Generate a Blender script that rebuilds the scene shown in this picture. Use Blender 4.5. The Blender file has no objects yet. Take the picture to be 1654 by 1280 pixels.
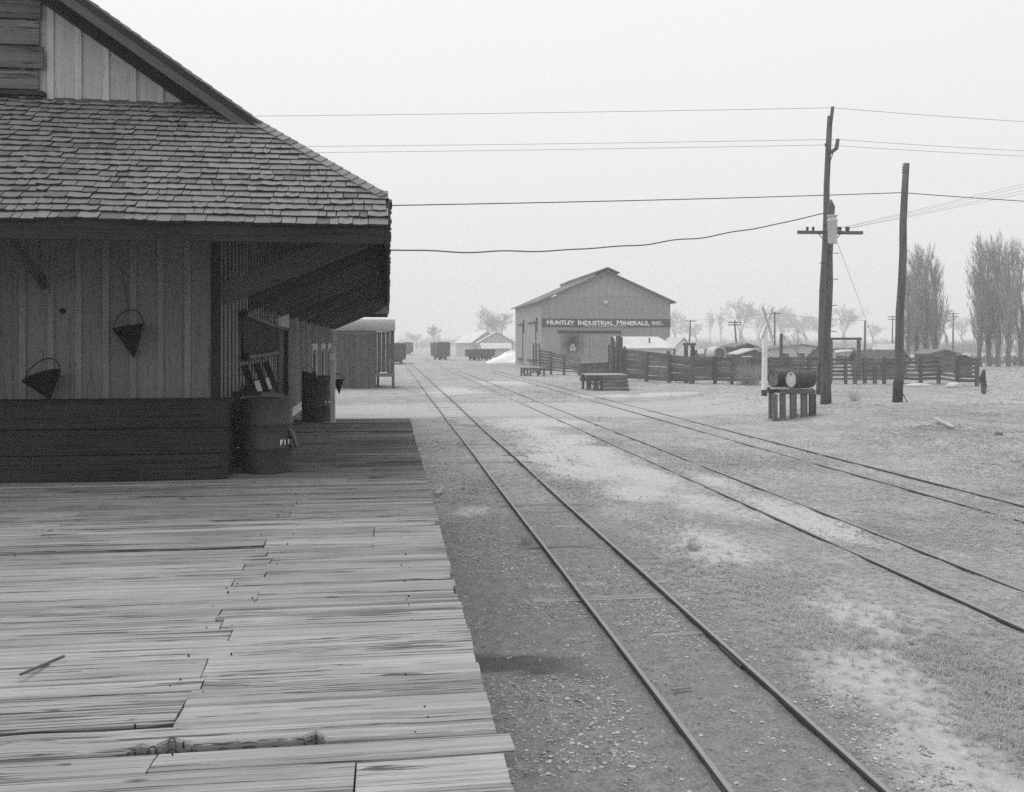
import bpy, math, random
import numpy as np
from mathutils import Vector, Matrix

# ---------------------------------------------------------------- camera, sky, sun, exposure
SC = bpy.context.scene
COL = SC.collection
F = 1450.0                      # focal length in photograph pixels (photo 1654 x 1280)
CX, HY = 827.0, 555.0           # principal column, horizon row
YAW = math.radians(7.81)        # camera looks this much to the right of the track direction (+Y)
CAMH = 2.75
HAZE = 0.0018
SN, CS = math.sin(YAW), math.cos(YAW)

cd = bpy.data.cameras.new('camera')
cam = bpy.data.objects.new('camera', cd)
COL.objects.link(cam)
cam.location = (0, 0, CAMH)
cam.rotation_euler = (math.radians(90), 0, -YAW)
cd.sensor_width = 36
cd.lens = 36 * F / 1654
cd.shift_y = -(640 - HY) / 1654
cd.clip_start = 0.05
cd.clip_end = 5000
SC.camera = cam

SUN_EL, SUN_AZ = math.radians(58), math.radians(325)   # azimuth clockwise from +Y: ahead of the camera, to the left
w = bpy.data.worlds.new('World')
SC.world = w
w.use_nodes = True
nt = w.node_tree
bgn = nt.nodes['Background']
sky = nt.nodes.new('ShaderNodeTexSky')
sky.sky_type = 'NISHITA'
sky.sun_disc = False
sky.sun_elevation = SUN_EL
sky.sun_rotation = SUN_AZ
sky.dust_density = 6
sky.air_density = 1.5
bw = nt.nodes.new('ShaderNodeRGBToBW')
nt.links.new(sky.outputs[0], bw.inputs[0])
mixn = nt.nodes.new('ShaderNodeMix')          # an even overcast veil over the clear sky
mixn.data_type = 'RGBA'
mixn.inputs[0].default_value = 0.88
nt.links.new(bw.outputs[0], mixn.inputs[6])
tcw = nt.nodes.new('ShaderNodeTexCoord')      # an overcast sky is brighter overhead than at the horizon
sxyz = nt.nodes.new('ShaderNodeSeparateXYZ')
nt.links.new(tcw.outputs['Generated'], sxyz.inputs[0])
mr = nt.nodes.new('ShaderNodeMapRange')
nt.links.new(sxyz.outputs[2], mr.inputs[0])
mr.inputs[3].default_value = 8.7
mr.inputs[4].default_value = 12.8
nt.links.new(mr.outputs[0], mixn.inputs[7])
nt.links.new(mixn.outputs[2], bgn.inputs[0])
bgn.inputs[1].default_value = 0.1

sl = bpy.data.lights.new('sun', 'SUN')
sl.energy = 1.5
sl.angle = math.radians(40)
sl.color = (1, 1, 1)
sun = bpy.data.objects.new('sun', sl)
COL.objects.link(sun)
sd = Vector((math.sin(SUN_AZ) * math.cos(SUN_EL), math.cos(SUN_AZ) * math.cos(SUN_EL), math.sin(SUN_EL)))
sun.rotation_euler = (-sd).to_track_quat('-Z', 'Y').to_euler()
sun.location = (0, 0, 40)

SC.view_settings.view_transform = 'Standard'
SC.view_settings.look = 'None'
SC.view_settings.exposure = 0.0
SC.view_settings.gamma = 1.0
SC.cycles.use_denoising = False       # the remaining sampling noise stands in for film grain
SC.cycles.max_bounces = 8
SC.cycles.use_adaptive_sampling = False
SC.cycles.volume_bounces = 1

# ---------------------------------------------------------------- helpers
RNG = random.Random(7)
NR = np.random.default_rng(11)
WM = {}                                            # world matrices by object name
UP = Vector((0, 0, 1))

def ray(px, py):
    u = (px - CX) / F
    v = (HY - py) / F
    return Vector((SN + u * CS, CS - u * SN, v))

def P(px, py, z=0.0):                              # photo pixel -> point on the level z
    r = ray(px, py)
    t = (z - CAMH) / r.z
    return Vector((r.x * t, r.y * t, z))

def PD(px, py, D):                                 # photo pixel -> point at depth D
    r = ray(px, py)
    return Vector((r.x * D, r.y * D, CAMH + r.z * D))

def put(o, world, parent=None):
    WM[o.name] = world
    if parent is not None:
        o.parent = parent
        o.matrix_parent_inverse = WM[parent.name].inverted()
    o.matrix_basis = world
    return o

def tag(o, label=None, cat=None, group=None, kind=None):
    if label: o['label'] = label
    if cat: o['category'] = cat
    if group: o['group'] = group
    if kind: o['kind'] = kind
    return o

def thing(name, loc, label, cat, group=None):
    o = bpy.data.objects.new(name, None)
    COL.objects.link(o)
    o.empty_display_size = 0.2
    put(o, Matrix.Translation(Vector(loc)))
    return tag(o, label, cat, group)

def new_mesh(verts, faces, mat, smooth=False):
    me = bpy.data.meshes.new('mesh')
    me.from_pydata([tuple(v) for v in verts], [], [tuple(f) for f in faces])
    me.materials.append(mat)
    if smooth:
        me.polygons.foreach_set('use_smooth', [True] * len(me.polygons))
    me.update()
    return me

def obj(name, me, parent=None, world=None):
    o = bpy.data.objects.new(name, me)
    COL.objects.link(o)
    return put(o, world if world is not None else Matrix.Identity(4), parent)

def mobj(name, verts, faces, mat, parent=None, smooth=False, world=None):
    return obj(name, new_mesh(verts, faces, mat, smooth), parent, world)

def fast_mesh(V, T, mat, smooth=False):            # numpy triangles
    me = bpy.data.meshes.new('mesh')
    V = np.asarray(V, np.float32); T = np.asarray(T, np.int32)
    me.vertices.add(len(V)); me.vertices.foreach_set('co', V.ravel())
    me.loops.add(T.size); me.loops.foreach_set('vertex_index', T.ravel())
    k = T.shape[1]
    me.polygons.add(len(T)); me.polygons.foreach_set('loop_start', np.arange(0, T.size, k, dtype=np.int32))
    me.materials.append(mat)
    me.update(calc_edges=True)
    me.polygons.foreach_set('use_smooth', np.full(len(T), smooth))
    return me

_bc = {}
def box_mesh(l, wd, h, mat, c=0.004):
    key = (round(l, 3), round(wd, 3), round(h, 3), mat.name, c)
    if key in _bc: return _bc[key]
    x, y, z = l / 2, wd / 2, h / 2
    c = min(c, x * .4, y * .4, z * .4)
    V, idx = [], {}
    for sx in (-1, 1):
        for sy in (-1, 1):
            for sz in (-1, 1):
                for a in range(3):
                    p = [sx * x, sy * y, sz * z]
                    for b in range(3):
                        if b != a: p[b] -= (sx, sy, sz)[b] * c
                    idx[(sx, sy, sz, a)] = len(V); V.append(p)
    Fc = []
    for a in range(3):
        b, d = (a + 1) % 3, (a + 2) % 3
        for s in (-1, 1):
            q = []
            for sb, sd_ in ((-1, -1), (1, -1), (1, 1), (-1, 1)):
                k = [0, 0, 0]; k[a] = s; k[b] = sb; k[d] = sd_
                q.append(idx[(*k, a)])
            Fc.append(q if s > 0 else q[::-1])
    for a in range(3):
        b, d = (a + 1) % 3, (a + 2) % 3
        for sb in (-1, 1):
            for sd_ in (-1, 1):
                def k(s, ax):
                    t = [0, 0, 0]; t[a] = s; t[b] = sb; t[d] = sd_
                    return idx[(*t, ax)]
                q = [k(-1, b), k(1, b), k(1, d), k(-1, d)]
                Fc.append(q if sb * sd_ > 0 else q[::-1])
    for sx in (-1, 1):
        for sy in (-1, 1):
            for sz in (-1, 1):
                q = [idx[(sx, sy, sz, 0)], idx[(sx, sy, sz, 1)], idx[(sx, sy, sz, 2)]]
                Fc.append(q if sx * sy * sz > 0 else q[::-1])
    me = new_mesh(V, Fc, mat)
    _bc[key] = me
    return me

def frame(a, b, up=UP):
    a, b = Vector(a), Vector(b)
    x = (b - a).normalized()
    z = Vector(up) - x * x.dot(Vector(up))
    if z.length < 1e-4: z = Vector((0, 1, 0)) - x * x.y
    z.normalize()
    y = z.cross(x)
    m = Matrix((x, y, z)).transposed().to_4x4()
    m.translation = (a + b) / 2
    return m

def board(name, a, b, wd, h, mat, parent=None, up=UP, c=0.004, roll=0.0):
    """a bar from a to b; h along 'up', wd sideways"""
    m = frame(a, b, up)
    if roll: m = m @ Matrix.Rotation(roll, 4, 'X')
    return obj(name, box_mesh((Vector(b) - Vector(a)).length, wd, h, mat, c), parent, m)

def abox(name, lo, hi, mat, parent=None, c=0.004):
    lo, hi = Vector(lo), Vector(hi)
    d = hi - lo
    return obj(name, box_mesh(d.x, d.y, d.z, mat, c), parent, Matrix.Translation((lo + hi) / 2))

def tube_data(pts, radii, n=8, cap=True):
    pts = [Vector(p) for p in pts]
    V, Fc = [], []
    prev = None
    for i, p in enumerate(pts):
        d = (pts[min(i + 1, len(pts) - 1)] - pts[max(i - 1, 0)]).normalized()
        a = prev if prev is not None else (Vector((1, 0, 0)) if abs(d.x) < .9 else Vector((0, 1, 0)))
        a = (a - d * a.dot(d)).normalized()
        prev = a
        b = d.cross(a)
        r = radii[i] if hasattr(radii, '__len__') else radii
        for k in range(n):
            t = 2 * math.pi * k / n
            V.append(p + (a * math.cos(t) + b * math.sin(t)) * r)
    for i in range(len(pts) - 1):
        for k in range(n):
            Fc.append((i * n + k, i * n + (k + 1) % n, (i + 1) * n + (k + 1) % n, (i + 1) * n + k))
    if cap:
        Fc.append(tuple(range(n))[::-1]); Fc.append(tuple(range((len(pts) - 1) * n, len(pts) * n)))
    return V, Fc

def tube(name, pts, radii, mat, parent=None, n=8, smooth=True, cap=True):
    o0 = Vector(pts[0])
    V, Fc = tube_data([Vector(p) - o0 for p in pts], radii, n, cap)
    return mobj(name, V, Fc, mat, parent, smooth, Matrix.Translation(o0))

def lathe_data(prof, n=28):
    V, Fc = [], []
    for r, z in prof:
        for k in range(n):
            t = 2 * math.pi * k / n
            V.append((r * math.cos(t), r * math.sin(t), z))
    for i in range(len(prof) - 1):
        for k in range(n):
            Fc.append((i * n + k, i * n + (k + 1) % n, (i + 1) * n + (k + 1) % n, (i + 1) * n + k))
    return V, Fc

def prism(name, poly, ax, lo, hi, mat, parent=None):
    """polygon in the two axes other than ax, extruded along ax from lo to hi"""
    c = [sum(p[0] for p in poly) / len(poly), sum(p[1] for p in poly) / len(poly)]
    def mk(p, t):
        q = [0, 0, 0]
        o2 = [i for i in range(3) if i != ax]
        q[o2[0]] = p[0] - c[0]; q[o2[1]] = p[1] - c[1]; q[ax] = t - (lo + hi) / 2
        return q
    n = len(poly)
    V = [mk(p, lo) for p in poly] + [mk(p, hi) for p in poly]
    Fc = [tuple(range(n)), tuple(range(2 * n - 1, n - 1, -1))]
    Fc += [(i, n + i, n + (i + 1) % n, (i + 1) % n) for i in range(n)]
    t = [0, 0, 0]
    o2 = [i for i in range(3) if i != ax]
    t[o2[0]], t[o2[1]], t[ax] = c[0], c[1], (lo + hi) / 2
    o = mobj(name, V, Fc, mat, parent, False, Matrix.Translation(Vector(t)))
    import bmesh
    bm = bmesh.new(); bm.from_mesh(o.data); bmesh.ops.recalc_face_normals(bm, faces=bm.faces); bm.to_mesh(o.data); bm.free()
    return o

def text_data(s, mat, depth=0.006, bold=0.02, small=False):
    cu = bpy.data.curves.new('lettering', 'FONT')
    cu.body = s
    cu.size = 1.0
    cu.offset = bold
    cu.extrude = depth
    cu.resolution_u = 3
    if small:
        cu.small_caps_scale = 0.84
        for f in cu.body_format: f.use_small_caps = True
    o = bpy.data.objects.new('lettering', cu)
    COL.objects.link(o)
    dg = bpy.context.evaluated_depsgraph_get()
    me = bpy.data.meshes.new_from_object(o.evaluated_get(dg))
    bpy.data.objects.remove(o)
    bpy.data.curves.remove(cu)
    me.materials.clear(); me.materials.append(mat)
    co = np.empty(len(me.vertices) * 3); me.vertices.foreach_get('co', co); co = co.reshape(-1, 3)
    return me, co

def copy_tree(o, parent=None):
    c = o.copy(); COL.objects.link(c)
    WM[c.name] = WM[o.name]
    if parent is not None: c.parent = parent
    for ch in list(o.children): copy_tree(ch, c)
    return c

# ---------------------------------------------------------------- materials (the photograph is black and white: every colour is a grey)
def g(v): return (v, v, v, 1)

class NB:
    def __init__(s, name):
        s.m = bpy.data.materials.new(name); s.m.use_nodes = True
        s.t = s.m.node_tree; s.b = s.t.nodes['Principled BSDF']
    def n(s, ty, **kw):
        x = s.t.nodes.new(ty)
        for k, v in kw.items(): setattr(x, k, v)
        return x
    def l(s, a, b): s.t.links.new(a, b)
    def math(s, op, a, b=None, c=None, clamp=False):
        x = s.n('ShaderNodeMath', operation=op, use_clamp=clamp)
        for i, v in enumerate((a, b, c)):
            if v is None: continue
            if isinstance(v, (int, float)): x.inputs[i].default_value = v
            else: s.l(v, x.inputs[i])
        return x.outputs[0]
    def ramp(s, v, stops):
        x = s.n('ShaderNodeValToRGB')
        e = x.color_ramp.elements
        while len(e) < len(stops): e.new(0.5)
        for i, (p, c) in enumerate(stops): e[i].position = p; e[i].color = g(c)
        s.l(v, x.inputs[0]); return x.outputs[0]
    def noise(s, vec, scale, detail=4, rough=.55, dist=0.0):
        x = s.n('ShaderNodeTexNoise')
        x.inputs['Scale'].default_value = scale; x.inputs['Detail'].default_value = detail
        x.inputs['Roughness'].default_value = rough; x.inputs['Distortion'].default_value = dist
        s.l(vec, x.inputs['Vector']); return x.outputs[0]
    def mapped(s, vec, sc):
        x = s.n('ShaderNodeMapping'); x.inputs['Scale'].default_value = sc
        s.l(vec, x.inputs['Vector']); return x.outputs[0]
    def coords(s, which='Object', rnd=True):
        tc = s.n('ShaderNodeTexCoord')
        v = tc.outputs[which]
        s.rand = s.n('ShaderNodeObjectInfo').outputs['Random']
        if rnd:
            a = s.n('ShaderNodeVectorMath', operation='ADD'); s.l(v, a.inputs[0])
            c = s.n('ShaderNodeCombineXYZ')
            s.l(s.math('MULTIPLY', s.rand, 61.0), c.inputs[0]); s.l(s.math('MULTIPLY', s.rand, 173.0), c.inputs[1]); s.l(s.math('MULTIPLY', s.rand, 97.0), c.inputs[2])
            s.l(c.outputs[0], a.inputs[1]); v = a.outputs[0]
        return v
    def bump(s, h, dist=0.005, st=1.0):
        x = s.n('ShaderNodeBump'); x.inputs['Distance'].default_value = dist; x.inputs['Strength'].default_value = st
        s.l(h, x.inputs['Height']); s.l(x.outputs[0], s.b.inputs['Normal'])
    def done(s, col, rough=.8, spec=.3, metal=0.0):
        s.l(col, s.b.inputs['Base Color']) if not isinstance(col, float) else setattr(s.b.inputs['Base Color'], 'default_value', g(col))
        s.b.inputs['Roughness'].default_value = rough
        s.b.inputs['Specular IOR Level'].default_value = spec
        s.b.inputs['Metallic'].default_value = metal
        return s.m

def wood(name, base, rnd=.25, grain=1.0, cracks=.5, knots=0.0, fine=1.0, rough=.85, blotch=.25, bumpd=.004):
    """weathered timber with the grain along the local X axis"""
    b = NB(name)
    v = b.coords()
    n1 = b.noise(b.mapped(v, (.40 * fine, 26 * fine, 26 * fine)), 1.6, 6, .68, .08)
    n2 = b.noise(b.mapped(v, (3.0 * fine, 120 * fine, 120 * fine)), 1.0, 4, .7)
    n3 = b.noise(b.mapped(v, (.9, 2.6, 2.6)), 1.0, 3, .6)
    k = b.math('ADD', b.math('MULTIPLY', b.math('SUBTRACT', n1, .5), 1.5 * grain), b.math('MULTIPLY', b.math('SUBTRACT', n2, .5), .75 * grain))
    k = b.math('ADD', k, b.math('MULTIPLY', b.math('SUBTRACT', n3, .5), 1.6 * blotch * 2))
    k = b.math('ADD', k, b.math('MULTIPLY', b.math('SUBTRACT', b.rand, .5), rnd * 2))
    k = b.math('MULTIPLY', b.math('ADD', k, 1.0), base)
    # drying cracks: thin long dark lines
    cn = b.noise(b.mapped(v, (.22 * fine, 13.0 * fine, 13.0 * fine)), 1.3, 4, .6, .05)
    ca = b.math('ABSOLUTE', b.math('SUBTRACT', cn, .47))
    msk = b.noise(b.mapped(v, (1.3, 4.1, 4.1)), 1.0, 3)
    cw = b.math('MULTIPLY', b.math('SUBTRACT', msk, .33, clamp=True), .06 * cracks)
    cr = b.math('LESS_THAN', ca, cw)
    k = b.math('MULTIPLY', k, b.math('SUBTRACT', 1.0, b.math('MULTIPLY', cr, .72)))
    hgt = b.math('SUBTRACT', b.math('ADD', b.math('MULTIPLY', n1, .8), b.math('MULTIPLY', n2, .5)), b.math('MULTIPLY', cr, 1.6))
    if knots:
        vo = b.n('ShaderNodeTexVoronoi'); vo.inputs['Scale'].default_value = 1.0
        b.l(b.mapped(v, (1.5, 5.0, .01)), vo.inputs['Vector'])
        kd = b.math('DIVIDE', vo.outputs['Distance'], .085)
        kk = b.math('SUBTRACT', 1.0, kd, clamp=True)
        sel = b.math('GREATER_THAN', b.noise(b.mapped(v, (1.5, 5.0, .01)), .9, 1), .5)
        kk = b.math('MULTIPLY', b.math('MULTIPLY', kk, sel), knots)
        k = b.math('MULTIPLY', k, b.math('SUBTRACT', 1.0, kk, clamp=True))
    k = b.math('MAXIMUM', k, .012)
    cc = b.n('ShaderNodeCombineColor')
    for i in range(3): b.l(k, cc.inputs[i])
    b.bump(hgt, bumpd)
    return b.done(cc.outputs[0], rough, .25)

def rough_mat(name, lo, hi, scale=6, rough=.8, spec=.3, bumpd=.002, rnd=.1, metal=0.0, stretch=(1, 1, 1), big=1.0):
    b = NB(name)
    v = b.coords()
    vm = b.mapped(v, stretch)
    n = b.noise(vm, scale, 6, .62)
    n2 = b.noise(vm, scale * .22, 3, .5)
    k = b.math('ADD', b.math('MULTIPLY', n, .6), b.math('MULTIPLY', n2, .5 * big))
    k = b.math('ADD', k, b.math('MULTIPLY', b.math('SUBTRACT', b.rand, .5), rnd * 2))
    c = b.ramp(k, [(.36, lo), (.74, hi)])
    b.bump(n, bumpd)
    return b.done(c, rough, spec, metal)

M = {}
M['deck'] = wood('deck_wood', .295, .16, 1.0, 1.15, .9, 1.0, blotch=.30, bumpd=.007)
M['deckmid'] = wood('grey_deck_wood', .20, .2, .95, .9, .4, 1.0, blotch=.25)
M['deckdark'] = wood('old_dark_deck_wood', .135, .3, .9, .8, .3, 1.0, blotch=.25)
M['side_shadeboard'] = wood('side_wall_painted_shade', .07, .08, .2, .3, blotch=.16, bumpd=.0015)  # trackside boards darkened to paint in the shade below the eave
M['side_shadebatten'] = wood('side_batten_painted_shade', .22, .25, .2, .2, blotch=.16, bumpd=.0015)  # batten tone lowered here too, eave shade put into the colour
M['shadewood'] = wood('dark_weathered_wood', .10, .25, .6, .5)
M['brace'] = wood('brace_timber', .095, .35, .6, .4, blotch=.3)
M['hood'] = rough_mat('weathered_hood', .22, .30, 4)
M['trim'] = wood('dark_painted_trim', .034, .08, .45, .35, blotch=.3)
M['barge'] = wood('worn_brown_paint', .11, .05, .4, .3)
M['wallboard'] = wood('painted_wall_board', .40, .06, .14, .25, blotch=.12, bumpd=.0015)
M['lower_shadeboard'] = wood('lower_wall_painted_shade', .185, .06, .2, .3, blotch=.16, bumpd=.0015)  # darker copy of the gable boards, pent roof shade painted into it
M['lower_shadebatten'] = wood('lower_batten_painted_shade', .23, .08, .2, .2, blotch=.16, bumpd=.0015)  # darker copy of the gable battens with the same painted shade
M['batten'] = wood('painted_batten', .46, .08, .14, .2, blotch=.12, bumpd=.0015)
M['binwood'] = wood('stained_bin_wood', .030, .25, 1.0, .9, .5)
M['oldboard'] = wood('old_boarding', .13, .45, .8, .8, blotch=.45)
M['fence'] = wood('fence_wood', .125, .35, .5, .6, blotch=.3)
M['fencedark'] = wood('fence_post_wood', .10, .3, .5, .6)
M['pale'] = wood('pale_board', .42, .2, .4, .4)
M['tie'] = wood('tie_wood', .24, .25, .7, .9)
M['pole'] = wood('pole_wood', .105, .12, .6, .8, fine=.6)
M['polebase'] = rough_mat('tarred_pole_foot', .02, .045, 9)
M['shed'] = wood('shed_board', .10, .22, .5, .5, fine=.7)
M['steel'] = rough_mat('drum_steel', .012, .055, 11, .55, .4, .004)
M['drumhead'] = rough_mat('drum_head', .35, .6, 5, .6)
M['iron'] = rough_mat('bucket_iron', .006, .016, 20, .6, .25, .001)
M['wire'] = rough_mat('wire', .06, .09, 20, .6)
M['thinwire'] = rough_mat('thin_wire', .2, .24, 20, .6)
M['white'] = rough_mat('white_paint', .62, .84, 7, .7)
M['lettering'] = rough_mat('lettering_paint', .75, .85, 9, .7)
M['black'] = rough_mat('black_paint', .02, .035, 9, .7)
M['signboard'] = rough_mat('sign_ground_paint', .045, .07, 5, .7)
M['glass'] = rough_mat('dark_pane', .02, .03, 3, .15, .5, 0.0)
M['zinc'] = rough_mat('transformer_paint', .5, .62, 8, .55, .4)
M['porcelain'] = rough_mat('insulator_glaze', .05, .09, 6, .25, .6, 0)
M['carwood'] = rough_mat('freight_car_paint', .035, .06, 8, .8)
M['roofpale'] = rough_mat('pale_roofing', .45, .62, 3, .7)
M['housewall'] = rough_mat('house_wall', .42, .55, 3, .8)
M['talc'] = rough_mat('white_mineral', .8, .92, 3, .9, .1, .05)
M['bark'] = rough_mat('bark', .10, .18, 12, .9, .2, .01, stretch=(1, 1, .3))
M['twig'] = rough_mat('twig', .27, .38, 12, .9, .2, 0)
M['junk'] = rough_mat('rusty_scrap', .07, .17, 6, .8)
M['stone'] = rough_mat('gravel_stone', .2, .5, 5, .9, .2, .003, rnd=.3)
M['burnt'] = rough_mat('charred_wood', .03, .16, 7, .9, .2, .004, stretch=(1, 1, .3))
M['void'] = rough_mat('dark_interior', .01, .015, 3, .95, .05, 0)

def rail_mat():
    b = NB('rail_steel'); v = b.coords('Object', False)
    n = b.noise(v, 9, 5, .6)
    geo = b.n('ShaderNodeNewGeometry'); sx = b.n('ShaderNodeSeparateXYZ'); b.l(geo.outputs['Normal'], sx.inputs[0])
    top = b.math('GREATER_THAN', sx.outputs[2], .9)
    k = b.math('ADD', b.math('MULTIPLY', n, .07), b.math('ADD', .03, b.math('MULTIPLY', top, .17)))
    cc = b.n('ShaderNodeCombineColor')
    for i in range(3): b.l(k, cc.inputs[i])
    return b.done(cc.outputs[0], .5, .4)
M['rail'] = rail_mat()

def shingle_mat(name, base, rnd):
    b = NB(name); v = b.coords()
    isl = b.n('ShaderNodeNewGeometry').outputs['Random Per Island']
    r = b.math('FRACT', b.math('ADD', b.math('MULTIPLY', isl, 7.31), b.math('MULTIPLY', b.rand, 5.77)))
    off = b.n('ShaderNodeVectorMath', operation='ADD'); b.l(v, off.inputs[0])
    c = b.n('ShaderNodeCombineXYZ'); b.l(b.math('MULTIPLY', r, 31.0), c.inputs[0]); b.l(c.outputs[0], off.inputs[1])
    n1 = b.noise(b.mapped(off.outputs[0], (60, 5, 5)), 1.0, 4, .6)
    n2 = b.noise(b.mapped(off.outputs[0], (9, 6, 5)), 1.0, 3, .6)
    dk = b.ramp(r, [(.0, .62), (.08, .72), (.16, .92), (1, 1.14)])
    k = b.math('ADD', .62, b.math('ADD', b.math('MULTIPLY', n1, .42), b.math('MULTIPLY', n2, .34)))
    k = b.math('MULTIPLY', b.math('MULTIPLY', k, base), dk)
    cc = b.n('ShaderNodeCombineColor')
    for i in range(3): b.l(k, cc.inputs[i])
    b.bump(n1, .002)
    return b.done(cc.outputs[0], .9, .2)
M['shingle'] = shingle_mat('weathered_shingle', .21, .3)
M['shingle_end_shade'] = rough_mat('shingle_end_grain_painted_shade', .02, .045, 9)  # end grain, blackened further to paint shadow lines between the courses

def corr_mat(name, lo, hi):
    """painted sheet iron, faint streaks down the sheets"""
    b = NB(name); v = b.coords('Object', False)
    n1 = b.noise(b.mapped(v, (3.0, 3.0, .22)), 1.0, 5, .6)
    n2 = b.noise(b.mapped(v, (.25, .25, .3)), 1.0, 3, .6)
    k = b.math('ADD', b.math('MULTIPLY', n1, .5), b.math('MULTIPLY', n2, .5))
    return b.done(b.ramp(k, [(.36, lo), (.66, hi)]), .7, .3)
M['sheet'] = corr_mat('sheet_iron_wall', .22, .36)

def soot_mat():
    b = NB('scorched_door_sheet'); v = b.coords('Object', False)
    n1 = b.noise(b.mapped(v, (3.0, 3.0, .22)), 1.0, 5, .6)
    base = b.ramp(n1, [(.3, .25), (.7, .34)])
    # an old burn mark with a ragged outline
    d = b.n('ShaderNodeVectorMath', operation='DISTANCE'); d.name = 'burn_centre'
    m = b.n('ShaderNodeMapping'); m.inputs['Scale'].default_value = (.55, .0, .42); b.l(v, m.inputs['Vector'])
    b.l(m.outputs[0], d.inputs[0]); d.inputs[1].default_value = (.18, 0, -.42)
    nn = b.noise(v, 1.1, 5, .65)
    q = b.math('ADD', d.outputs['Value'], b.math('MULTIPLY', b.math('SUBTRACT', nn, .5), 1.1))
    msk = b.ramp(q, [(.2, 1.0), (.9, 0.0)])
    mx = b.n('ShaderNodeMix'); mx.data_type = 'RGBA'
    b.l(msk, mx.inputs[0]); b.l(base, mx.inputs[6]); mx.inputs[7].default_value = g(.035)
    return b.done(mx.outputs[2], .8, .2)
M['soot'] = soot_mat()

def grass_mat():
    b = NB('dry_grass')
    isl = b.n('ShaderNodeNewGeometry').outputs['Random Per Island']
    v = b.coords('Object', False)
    n = b.noise(v, .45, 3, .6)
    k = b.math('ADD', b.math('MULTIPLY', isl, .22), b.math('ADD', .29, b.math('MULTIPLY', n, .30)))
    cc = b.n('ShaderNodeCombineColor')
    for i in range(3): b.l(k, cc.inputs[i])
    m = b.done(cc.outputs[0], .9, .1)
    tr = b.n('ShaderNodeBsdfTranslucent'); b.l(cc.outputs[0], tr.inputs[0])      # thin blades let light through
    ms = b.n('ShaderNodeMixShader'); ms.inputs[0].default_value = .5
    b.l(b.b.outputs[0], ms.inputs[1]); b.l(tr.outputs[0], ms.inputs[2])
    b.l(ms.outputs[0], b.t.nodes['Material Output'].inputs['Surface'])
    return m
M['grass'] = grass_mat()

# ---------------------------------------------------------------- the ground
_perm = np.random.default_rng(5).random((257, 257))
def vnoise(x, y):
    x = np.asarray(x, float); y = np.asarray(y, float)
    xi = np.floor(x).astype(int); yi = np.floor(y).astype(int)
    fx = x - xi; fy = y - yi
    fx = fx * fx * (3 - 2 * fx); fy = fy * fy * (3 - 2 * fy)
    a = _perm[xi % 256, yi % 256]; b_ = _perm[(xi + 1) % 256, yi % 256]
    c = _perm[xi % 256, (yi + 1) % 256]; d = _perm[(xi + 1) % 256, (yi + 1) % 256]
    return (a * (1 - fx) + b_ * fx) * (1 - fy) + (c * (1 - fx) + d * fx) * fy
def fbm(x, y, o=4):
    s = 0; a = .5; t = 0
    for i in range(o):
        s = s + a * vnoise(x * 2 ** i + 17.3 * i, y * 2 ** i + 5.1 * i); t += a; a *= .55
    return s / t
def sstep(a, b, x):
    t = np.clip((x - a) / (b - a), 0, 1); return t * t * (3 - 2 * t)

TRACKS = (2.51, 6.47, 10.07)
DECK_Z = 1.22
def track_dist(x):
    return np.min([np.abs(np.asarray(x, float) - t) for t in TRACKS], axis=0)
def gz(x, y):
    x = np.asarray(x, float); y = np.asarray(y, float)
    near = sstep(2.0, .9, track_dist(x)) * sstep(140, 60, y)
    h = (fbm(x * .35, y * .3, 3) - .5) * .22 * (1 - near)
    h = h + (fbm(x * 2.3 + 9, y * 2.1, 4) - .5) * .055
    h = h + .38 * sstep(12.3, 16.5, x) * sstep(8, 20, y) * sstep(52, 38, y) * (.6 + .8 * fbm(x * .3, y * .3, 2))
    h = h * sstep(700, 200, np.abs(y)) * (1 - .8 * road_mask(x, y))
    return h
def road_mask(x, y):
    wob = (fbm(x * .22, x * 0 + 3.3, 3) - .5) * 3.2
    c = 37.0 + wob
    return sstep(4.9, 3.0, np.abs(y - c)) * sstep(-14, -6, x) * (.15 + .85 * sstep(18.5, 13, x))
def sand_mask(x, y):
    def ell(cx, cy, rx, ry):
        return sstep(1.25, .35, np.sqrt(((x - cx) / rx) ** 2 + ((y - cy) / ry) ** 2) + (fbm(x * 1.1, y * .8, 4) - .5) * 1.5)
    m = ell(4.75, 21.5, 1.5, 8.5)
    for e in ((4.25, 11.4, .75, 1.5), (3.95, 6.9, .55, 1.4), (3.75, 5.4, .5, .9), (4.6, 8.6, .5, 1.2), (6.5, 13.2, .5, 2.4), (6.4, 17.5, .4, 2.0), (1.4, 14.8, .35, .5), (8.0, 62, 2.5, 4), (3.5, 52, 2.0, 5), (5.0, 30.5, 2.5, 2.2), (14, 45.5, 4, 1.6), (4.8, 4.0, .7, 1.0)):
        m = np.maximum(m, ell(*e) * .9)
    return m
def gravel_mask(x, y):
    n = (fbm(x * .9, y * .6, 3) - .5) * 1.6
    a = sstep(4.1, 3.2, x + n * .8) * sstep(19, 12, y + n * 5)
    return a
def wet_mask(x, y):
    # a damp strip of dark soil reaching from the platform edge towards the rail
    n = (fbm(x * 2.4, y * 2.4, 4) - .5)
    yc = 7.55 + .12 * np.sin(x * 2.3)
    return sstep(.27, .19, np.abs(y - yc) + n * .2) * sstep(1.95, 1.3, x + n * .6)

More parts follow.
